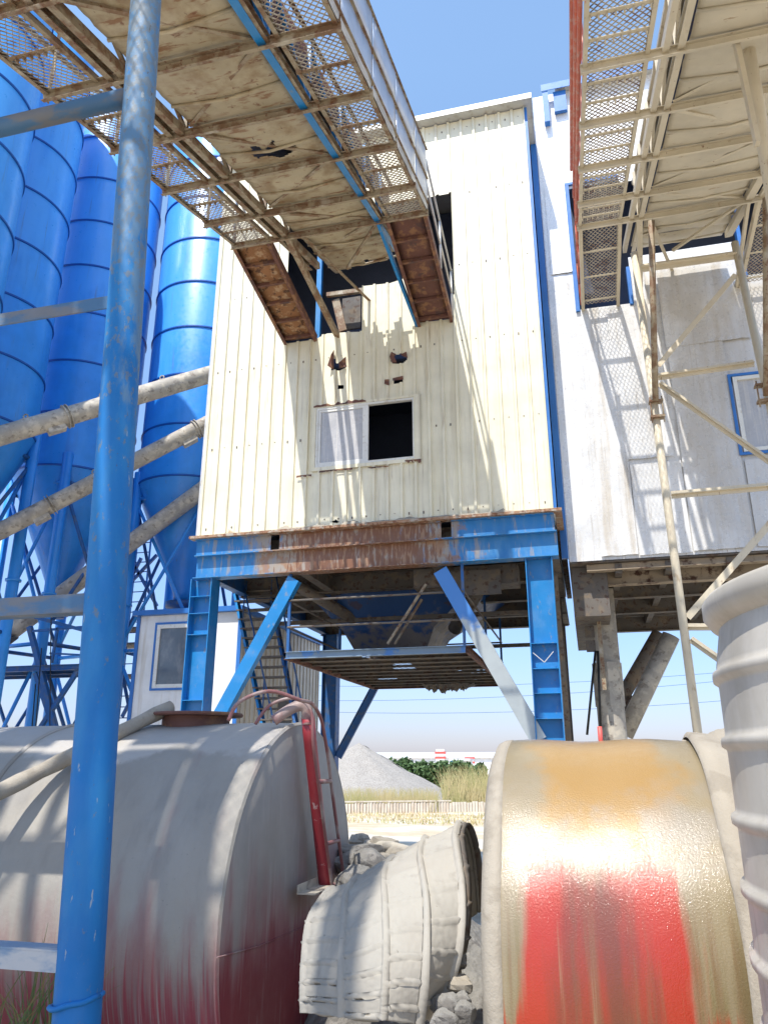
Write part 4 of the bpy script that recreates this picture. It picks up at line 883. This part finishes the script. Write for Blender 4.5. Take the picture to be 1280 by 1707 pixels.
# loose pipe lying over the tank
def oncyl(px,py,r=TR):
    d=ray(px,py); o=CAM-TC; a=d.y**2+d.z**2; b=2*(o.y*d.y+o.z*d.z); c=o.y**2+o.z**2-r*r; D=b*b-4*a*c
    return CAM+d*((-b-math.sqrt(D))/(2*a)) if D>0 else None
P0=onv(0,1320,3.34); Pn=onv(285,1178,4.25)
dd=(Pn-P0)
mb=MB(); mb.tube([P0-dd*.35]+[P0+dd*i/10 for i in range(11)],.042,16,rs=[.04]+[.04+.004*math.sin(i*2.3) for i in range(11)])
props(obj('loose_pipe',mb,m_crust,loc=tuple(P0)),'cement crusted grey pipe lying slantwise over the dusty red tank','pipe')

# ================================================================ red drum
DC=Vector((0.03,3.88,.90)); DRr=.90
dr=thing('red_drum','wet glistening red and ochre cylindrical drum in the right foreground','drum',(DC.x,DC.y,0))
u0=-.43; u1=.44
prf=[(DRr-.10,u0-.0),(DRr-.04,u0+.01),(DRr-.01,u0+.035),(DRr,u0+.07)]+[(DRr+.004*math.sin(i),u0+.07+(u1-u0-.1)*i/10) for i in range(1,11)]+[(DRr-.005,u1)]
mb=MB(); mb.lathe([(r,x) for r,x in prf],(0,DC.y,DC.z),axis='x',n=140,jit=.01); obj('shell',mb,m_drum,dr)
mb=MB(); mb.lathe([(DRr+.012,u1-.012),(DRr+.035,u1+.0),(DRr+.03,u1+.05),(DRr+.02,u1+.12),(DRr-.02,u1+.18),(DRr-.10,u1+.19),(0,u1+.19)],(0,DC.y,DC.z),axis='x',n=150,jit=.02); obj('crusted_rim',mb,m_crust,dr)
mb=MB(); mb.lathe([(0,u0-.001),(DRr-.10,u0-.001)],(0,DC.y,DC.z),axis='x',n=64); mb.lathe([(DRr-.10,u0-.006),(DRr-.05,u0-.001),(DRr-.012,u0+.018),(DRr+.001,u0+.045),(DRr+.004,u0+.075),(DRr-.004,u0+.078)],(0,DC.y,DC.z),axis='x',n=110,jit=.006); obj('end_rim',mb,m_crust,dr)
for y in (-.6,.6):
    mb=MB(); mb.box(-.4,DC.y+y-.1,0,.5,DC.y+y+.1,.3); obj('saddle',mb,m_dark,dr)
mb=MB(); random.seed(9); pts=[]
for i in range(26):
    a=i/25; pts.append([(.30+.40*a,DC.y-.06+(j-9)*.03,DC.z-.012+math.sqrt(DRr**2-(-.06+(j-9)*.03)**2)+(.055*math.exp(-((a-.72)/.2)**2)+.02*abs(noise.noise(Vector((a*9,j*.5,0))))+.012*noise.noise(Vector((a*30,j*2,1))))*max(0,1-((j-9)/9.5)**2)-.02*(1-min(1,a*5))) for j in range(19)])
mb.grid(pts); obj('mortar_clump',mb,m_crust,dr)
a=onv(1001,1240,4.3); mb=MB(); mb.tube([(a.x,4.25,1.75),(a.x,4.25,1.88)],.012,8); props(obj('marker_stub',mb,m_chim,loc=(a.x,4.25,1.75)),'short red stub standing on top of the red drum','stub')

# ================================================================ ribbed tank right
RC=Vector((1.15,2.26,0)); RR=.80
rt_=thing('ribbed_tank','pale grey ribbed upright round tank cut by the right edge','tank',RC)
pr=[]; z=0; ribs=[.18,.51,.84,1.17,1.50,1.83,2.16]
ribz=[]
for y,x in ((1130,1190),(1240,1205),(1362,1226),(1478,1250),(1590,1270)):
    best=None
    for k in range(400):
        zz_=.2+k*.007
        # silhouette point on circle
        th=[RC+Vector((RR*math.cos(t),RR*math.sin(t),zz_)) for t in [R(150+q*4) for q in range(30)]]
        def pjx(p):
            q=p-CAM; zc_=q.dot(fw); return 640+F*q.dot(rt)/zc_, 853.5-F*q.dot(upv)/zc_
        m=min((pjx(p) for p in th),key=lambda t:t[0])
        if best is None or abs(m[1]-y)<best[0]: best=(abs(m[1]-y),zz_)
    ribz.append(best[1])
best=None
for k in range(400):
    zz_=1.5+k*.006; th=[RC+Vector((RR*math.cos(t),RR*math.sin(t),zz_)) for t in [R(150+q*4) for q in range(30)]]
    m=min((pjx(p) for p in th),key=lambda t:t[0])
    if best is None or abs(m[1]-1012)<best[0]: best=(abs(m[1]-1012),zz_,m)
ztop=best[1]; print('RIB',ribz,best)
zr=sorted(ribz+[max(.1,min(ribz)-(ribz[0]-ribz[-1])/4)])
prof=[(RR-.02,0.0)]
for z in zr: prof+=[(RR-.010,z-.030),(RR-.009,z-.020),(RR+.003,z-.012),(RR+.004,z),(RR+.003,z+.010),(RR-.009,z+.016),(RR-.010,z+.030)]
prof+=[(RR-.03,ztop-.07)]
mb=MB(); mb.lathe(prof,RC,n=110); obj('wall',mb,m_rib,rt_)
mb=MB(); mb.lathe([(RR-.03,ztop-.07),(RR-.008,ztop-.055),(RR+.008,ztop-.03),(RR+.008,ztop),(RR-.002,ztop+.012),(RR-.04,ztop+.015),(RR-.06,ztop-.02),(RR-.07,ztop-.3)],RC,n=110); obj('rim',mb,m_rib,rt_)
mb=MB(); mb.lathe([(RR-.07,0.05),(RR-.07,ztop-.3)],RC,n=80); mb.disc(RC+Vector((0,0,.05)),RR-.07,n=80); obj('inner_wall',mb,m_rib,rt_)

# ================================================================ ribbed shell (broken mould) in the middle
mer=[
 [(528,1512),(512,1544),(506,1600),(504,1648),(505,1688)],
 [(579,1494),(576,1540),(573,1600),(573,1650),(574,1696)],
 [(642,1456),(643,1510),(645,1575),(643,1640),(640,1700)],
 [(701,1424),(710,1500),(709,1575),(704,1640),(694,1706)],
 [(764,1395),(773,1480),(768,1570),(748,1635),(712,1695)]]
vv_=[[3.45,3.36,3.28,3.22,3.2],[3.36,3.2,3.08,3.02,3.0],[3.42,3.16,3.0,2.94,2.92],[3.52,3.22,3.06,3.0,3.0],[3.62,3.36,3.22,3.2,3.22]]
ctl=[[onv(*p,v) for p,v in zip(m,vr)] for m,vr in zip(mer,vv_)]
for m in ctl:   # the surface turns over the top and drops behind
    b=m[0]; m.insert(0,b+Vector((0,.22,.03))); m.insert(0,b+Vector((0,.48,-.12))); m.insert(0,b+Vector((0,.62,-.4)))
def cat(P,t):
    n=len(P)-1; t=max(0,min(n-1e-6,t)); i=int(t); f=t-i; p1,p2=P[i],P[i+1]; p0=P[max(i-1,0)] if i>0 else p1*2-p2; p3=P[min(i+2,n)] if i+2<=n else p2*2-p1
    return ((p1*2)+(p2-p0)*f+(p0*2-p1*5+p2*4-p3)*f*f+(p1*3-p0-p2*3+p3)*f**3)*.5
NI,NJ=140,150; rows=[]
for i in range(NI+1):
    s_=i/NI*4; k_=min(3,int(s_)); f_=s_-k_; row=[]
    for j in range(NJ+1):
        cc=[cat(m,j/NJ*7) for m in ctl]; row.append(cat(cc,s_)*.25+(cc[k_]*(1-f_)+cc[k_+1]*f_)*.75)
    rows.append(row)
def nrmg(i,j):
    a=rows[min(i+1,NI)][j]-rows[max(i-1,0)][j]; b=rows[i][min(j+1,NJ)]-rows[i][max(j-1,0)]; n_=a.cross(b); n_.normalize()
    return n_ if n_.dot(CAM-rows[i][j])>0 or n_.z>0.2 else -n_
N0=nrmg(NI//2,NJ*3//4); sgn=1 if N0.y<0 else -1
out=[]
for i in range(NI+1):
    s_=i/NI*4; r_=[]
    for j in range(NJ+1):
        t_=j/NJ*7; a=rows[min(i+1,NI)][j]-rows[max(i-1,0)][j]; b=rows[i][min(j+1,NJ)]-rows[i][max(j-1,0)]; n_=a.cross(b).normalized()
        h=0
        for k,wd,hh in ((0.06,.04,.014),(1,.04,.022),(2,.03,.018),(3,.035,.024),(3.92,.05,.022)): h=max(h,hh*math.exp(-((s_-k)/wd)**2*1.2))
        q=(t_*1.55+.10*math.sin(s_*3)+.33*int(s_))%1; q=min(q,1-q); h=max(h,.013*math.exp(-(q/.045)**2))
        if s_<1: q2=0
        h+=.0015*noise.noise(Vector((s_*9,t_*9,0)))
        r_.append(rows[i][j]-n_*h*sgn)
    out.append(r_)
if (out[NI//2][NJ*3//4]-rows[NI//2][NJ*3//4]).y>0: pass
sh=thing('ribbed_shell','broken pale mortar coated shell with raised ribs between the two tanks','shell',(-.55,3.3,.5))
mb=MB(); mb.grid(out); obj('shell_wall',mb,m_shell,sh,solid=.018)
mb=MB(); e=[out[NI][j] for j in range(NJ+1)]; mb.grid([[p+Vector((0,0,0)) for p in e],[p+Vector((.012,.03,.004)) for p in e],[p+Vector((.018,.07,.0)) for p in e]]); obj('rim_flange',mb,m_dark,sh,solid=.006)

# ---------------------------------------------------------------- rubble
def rock(r,seed,sx=1,sy=1,sz=.7):
    mb=MB(); rg=random.Random(seed); n,m=9,12; pl=[Vector((rg.gauss(0,1),rg.gauss(0,1),rg.gauss(0,1))).normalized() for _ in range(11)]
    pts=[]
    for i in range(n+1):
        row=[]
        for j in range(m+1):
            a=math.pi*i/n;b=2*math.pi*(j%m)/m; d=Vector((math.sin(a)*math.cos(b),math.sin(a)*math.sin(b),math.cos(a)))
            k=min([1.0]+[.72/max(.01,d.dot(q)) for q in pl if d.dot(q)>.5]); k*=1+.10*noise.noise(d*3+Vector((seed,0,0)))
            row.append(Vector((d.x*sx,d.y*sy,d.z*sz))*r*k)
        pts.append(row)
    mb.grid(pts,False); return mb
mb=MB()
def rz(x,y):
    return max(-.3,.95*math.exp(-((x+1.05)/.75)**2-((y-5.0)/.9)**2)+ .62*math.exp(-((x+.55)/.8)**2-((y-3.4)/.6)**2)+.05*noise.noise(Vector((x*4,y*4,0)))+.03*noise.noise(Vector((x*13,y*13,0)))-.02)
mb.grid([[(-2.4+i*.04,2.4+j*.05,rz(-2.4+i*.04,2.4+j*.05)) for j in range(86)] for i in range(80)],False)
props(obj('rubble_heap',mb,m_rock,loc=(-.8,4,0)),'grey heap of broken concrete and mortar between the tanks','rubble',kind='stuff')
rocks=[((640,1412),5.2,.10,'upper'),((600,1425),5.1,.17,''),((618,1450),4.7,.15,''),((668,1432),5.0,.12,''),((655,1455),4.6,.10,''),((590,1470),4.5,.12,''),((640,1440),4.9,.08,''),((683,1440),4.9,.08,''),
 ((760,1600),3.25,.05,''),((765,1640),3.2,.055,''),((745,1675),3.1,.06,''),((768,1690),3.1,.055,''),((755,1655),3.3,.05,''),((740,1700),3.0,.05,''),((770,1665),3.15,.035,''),((752,1620),3.3,.04,''),
 ((585,1440),5.0,.12,''),((610,1485),4.5,.1,''),((600,1405),5.4,.09,'')]
rl=['small rounded rock on top of the rubble behind the shell','large flat grey slab of rubble beside the red tank end','broken rubble block below the flat slab','rubble lump under the steel tube','small rock low in the middle of the rubble behind the shell','rubble lump wedged against the red tank','small rock beside the end of the steel tube','rubble lump at the right end of the heap behind the shell',
 'topmost small rock in the gap beside the red drum','pale rock in the gap beside the red drum, below the topmost','pale rock at the bottom of the gap by the shell edge','bottom corner rock touching the red drum','rock half hidden under the shell rim','lowest rock under the shell','tiny rock pressed against the drum edge','small rock under the shell rim near the top of the gap',
 'dark rock by the tank ladder foot','rock at the foot of the rubble just above the shell','rock left of the steel tube on the heap crest']
for i,((x,y),v,r,_) in enumerate(rocks):
    c=onv(x,y,v); mb=rock(r,i*3+1,1.4 if i==1 else 1.1,1,.5 if i==1 else .8)
    for k in range(len(mb.v)): mb.v[k]=tuple(Vector(mb.v[k])+c)
    props(obj('rubble_rock',mb,m_rock if i%3 else m_crust,loc=tuple(c)),rl[i],'rock','concrete rubble rocks')
mb=MB(); A=onv(612,1409,5.25);B=onv(697,1424,4.9); mb.tube([A,A+(B-A)*.5+Vector((0,0,.015)),B],.034,12,cap=False); mb.tube([A,A+(B-A)*.5+Vector((0,0,.015)),B],.026,12,cap=False)
props(obj('steel_tube',mb,m_grey,loc=tuple(A)),'bent grey steel tube lying on the rubble heap','tube')

# weeds bottom left
mb=MB(); random.seed(8)
for i in range(90):
    b=onv(random.uniform(-40,88),1760,3.1+random.uniform(-.25,.25)); h=random.uniform(.18,.62)*(1.1 if random.random()<.3 else .75); dx=random.gauss(0,.12); dy=random.gauss(0,.08); wd=random.uniform(.004,.009); pr=[];
    b.z=.35
    for k in range(6):
        t=k/5; c=b+Vector((dx*t*t*1.6,dy*t*t,(h+.2)*t-.10*t*t)); pr.append((c,wd*(1-t)+.0006))
    for (p,a),(q,c_) in zip(pr,pr[1:]): mb.add([p-Vector((a,0,0)),p+Vector((a,a*.6,0)),q+Vector((c_,c_*.6,0)),q-Vector((c_,0,0))],[(0,1,2,3)],True)
props(obj('weeds',mb,m_weed,loc=(-2,3.1,0)),'long green and brown grass blades at the foot of the blue pipe','weeds',kind='stuff')

# ================================================================ background
PV=62.
GP=Vector((onv(598,1300,PV).x,PV,GZ)); ht=onv(598,1238,PV).z-GZ; RG=ht*1.75
mb=MB(); rows=[]
for i in range(26):
    r_=(i/25); rows.append([(GP.x+RG*r_*math.cos(t)*(1+.06*noise.noise(Vector((math.cos(t)*2,math.sin(t)*2,r_)))),GP.y+RG*r_*math.sin(t),GZ+max(-.1,ht*(1-r_)**.97+.22*noise.noise(Vector((math.cos(t)*2.2,math.sin(t)*2.2,r_*3)))*r_+.10*noise.noise(Vector((r_*9,t*3,0)))*(r_>.05))) for t in [2*math.pi*k/72 for k in range(73)]])
mb.grid(rows); props(obj('gravel_pile',mb,m_gravel,loc=tuple(GP)),'tall conical heap of pale gravel in the yard behind','gravel pile')
# low block wall
wa_=onz(570,1357,GZ); wb_=onz(800,1354,GZ); 
lw=thing('low_block_wall','low crumbling pale block wall across the sandy yard','wall',(wa_+wb_)/2)
mb=MB(); L_=(wb_-wa_); nb=70; random.seed(1)
for k in range(nb):
    a=wa_-L_*.3+L_*1.5*k/nb; b=wa_-L_*.3+L_*1.5*(k+.92)/nb; h=.62+random.uniform(-.05,.04); d_=random.uniform(-.02,.02)
    mb.box(a.x,a.y+d_,GZ-.1,b.x,a.y+.25+d_,GZ+h)
obj('blocks',mb,m_wall,lw); mb=MB(); mb.beam(wa_-L_*.3+Vector((0,.12,.70)),wa_+L_*.78+Vector((0,.12,.70)),.32,.07); obj('coping',mb,m_wall,lw)
# warehouse far
D_=210
a=onv(560,1253,D_); b=onv(830,1253,D_)
wh_=thing('warehouse','long low white warehouse on the horizon behind the bushes','warehouse',((a.x+b.x)/2,D_,0))
mb=MB(); x0,x1=a.x-30,b.x+40; mb.box(x0,D_,GZ,x1,D_+40,a.z*.62); obj('wall',mb,m_shed,wh_)
mb=MB(); mb.box(x0-.5,D_-.6,a.z*.62+.02,x1+.5,D_+40,a.z*.72); mb.add([(x0,D_,a.z*.72),(x1,D_,a.z*.72),(x1,D_+20,a.z),(x0,D_+20,a.z),(x1,D_+40,a.z*.72),(x0,D_+40,a.z*.72)],[(0,1,2,3),(3,2,4,5),(1,4,2),(0,3,5)]); obj('roof',mb,m_roofg,wh_)
# red and white striped mast blocks, blue shed
m_wht=M('mast_white',(.8,.8,.8),.5)
ms=thing('striped_mast','short red and white striped tower over the warehouse roof','tower',onv(733,1250,170))
c=onv(734,1256,170)
for k in range(5):
    z0=c.z-1.6+k*.5; mb=MB(); mb.box(c.x-.9-.25*(k%2),170-.5,z0,c.x+.9+.25*(k%2),170.5,z0+.48); obj('tier',mb,m_chim if k%2 else m_wht,ms)
mb=MB(); mb.box(c.x-.5,169.6,GZ,c.x+.5,170.4,c.z-1.61); obj('base',mb,m_wht,ms)
ms2=copy_tree(ms); q=onv(782,1262,190); ms2.location=(q.x,190,ms.location.z-1.0); ms2['label']='striped red and white tower nearest the red drum on the horizon'
ms['label']='striped red and white tower standing left of the other on the horizon'; ms['group']=ms2['group']='striped towers on the horizon'
a=onv(750,1268,120); b=onv(764,1279,120)
sd_=thing('blue_shed','small bright blue shed at the edge of the bushes','shed',((a.x+b.x)/2,120,0))
mb=MB(); mb.box(a.x,120,GZ,b.x,124,a.z); obj('wall',mb,M('shed_blue',(.05,.35,.62),.5),sd_)
mb=MB(); mb.box(a.x-.2,119.8,a.z+.01,b.x+1.8,124.2,a.z+.3); obj('roof',mb,m_roofg,sd_)
mb=MB(); mb.box(b.x+.01,120.5,GZ,b.x+1.6,124,a.z); obj('annex',mb,m_shed,sd_)
# bushes: leaf clumps
def bush(c,w_,h,seed,label,cat='bush'):
    rg=random.Random(seed); T=thing('bush',label,cat,c,'green bushes behind the gravel pile'); mb=MB()
    blobs=[(rg.uniform(-.7,.7)*w_/2,rg.uniform(-.4,.4)*w_/2,h*rg.uniform(.3,.8),rg.uniform(.22,.40)*w_/2) for _ in range(9)]
    for x,y,z,r in blobs:
        for _ in range(330):
            d=Vector((rg.gauss(0,1),rg.gauss(0,1),rg.gauss(0,1))).normalized()*r*rg.uniform(.65,1.1); p=Vector(c)+Vector((x,y,max(.1,z)))+d
            if p.z<GZ: continue
            s_=rg.uniform(.12,.26); a=Vector((rg.gauss(0,1),rg.gauss(0,1),rg.gauss(0,1))).normalized()*s_; b=a.cross(Vector((rg.gauss(0,1),rg.gauss(0,1),rg.gauss(0,1)))).normalized()*s_*.6
            mb.add([p-a,p-b*.9,p+a,p+b*.9],[(0,1,2,3)])
    obj('crown',mb,m_leaf,T); mb=MB()
    for _ in range(6): mb.tube([Vector(c),Vector(c)+Vector((rg.uniform(-.4,.4)*w_/2,rg.uniform(-.3,.3),h*.6))],.05,6)
    obj('trunk',mb,m_dark,T)
BV=72
bl=[(667,1281,'roundest dark green bush beside the gravel pile'),(690,1287,'bright bush second from the gravel pile'),(712,1284,'tall middle bush of the hedge below the warehouse'),(738,1283,'bush below the striped tower'),(762,1282,'bush in front of the blue shed'),(784,1280,'bush nearest the red drum'),(650,1275,'small bush peeping over the gravel slope')]
for i,(x,y,l) in enumerate(bl):
    c=onv(x,1310,BV+rand if (rand:=random.uniform(-2,3)) else BV); tp=onv(x,y-8,c.y); bush((c.x,c.y,GZ),4.6,(tp.z-GZ)*1.12,i+20,l)
# reeds
def reeds(name,label,x0,x1,v0,v1,h0,h1,n,seed):
    rg=random.Random(seed); mb=MB()
    for _ in range(n):
        v=rg.uniform(v0,v1); x=rg.uniform(x0,x1); c=onv(x,1330,v); c.z=GZ; h=rg.uniform(h0,h1); dx=rg.gauss(0,.22)*h; dy=rg.gauss(0,.1); wd=rg.uniform(.012,.03)
        p=[c+Vector((dx*t*t,dy*t,h*t)) for t in (0,.35,.7,1)]
        for k in range(3):
            a=wd*(1-k*.3);b=wd*(1-(k+1)*.3); mb.add([p[k]-Vector((a,0,0)),p[k]+Vector((a,0,0)),p[k+1]+Vector((b,0,0)),p[k+1]-Vector((b,0,0))],[(0,1,2,3)])
    props(obj(name,mb,m_grass,loc=tuple(onv((x0+x1)/2,1330,v0))),label,'grass',kind='stuff')
reeds('reed_grass','tall dry yellow reeds beside the red drum behind the low wall',738,850,53,60,.8,3.0,1500,1)
reeds('reed_grass','short yellow weeds at the foot of the gravel pile',555,730,50.5,56,.4,1.5,2600,2)
reeds('dry_grass','dry straw tufts scattered over the sandy yard',560,860,41,49,.04,.25,1600,3)
# power lines
for i,(p,q) in enumerate((((560,1122),(1200,1098)),((560,1146),(1200,1112)),((560,1165),(1200,1145)))):
    A=onv(*p,70);B=onv(*q,70); A=A+(A-B)*.5; B=B+(B-A)*.3; mb=MB(); mb.tube([A+(B-A)*t/20-Vector((0,0,1.6*(1-(2*t/20-1)**2))) for t in range(21)],.018,5)
    props(obj('power_line',mb,m_darkblue,loc=tuple(A)),['highest','middle','lowest'][i]+' thin power line crossing the sky behind the tower','power line','power lines')
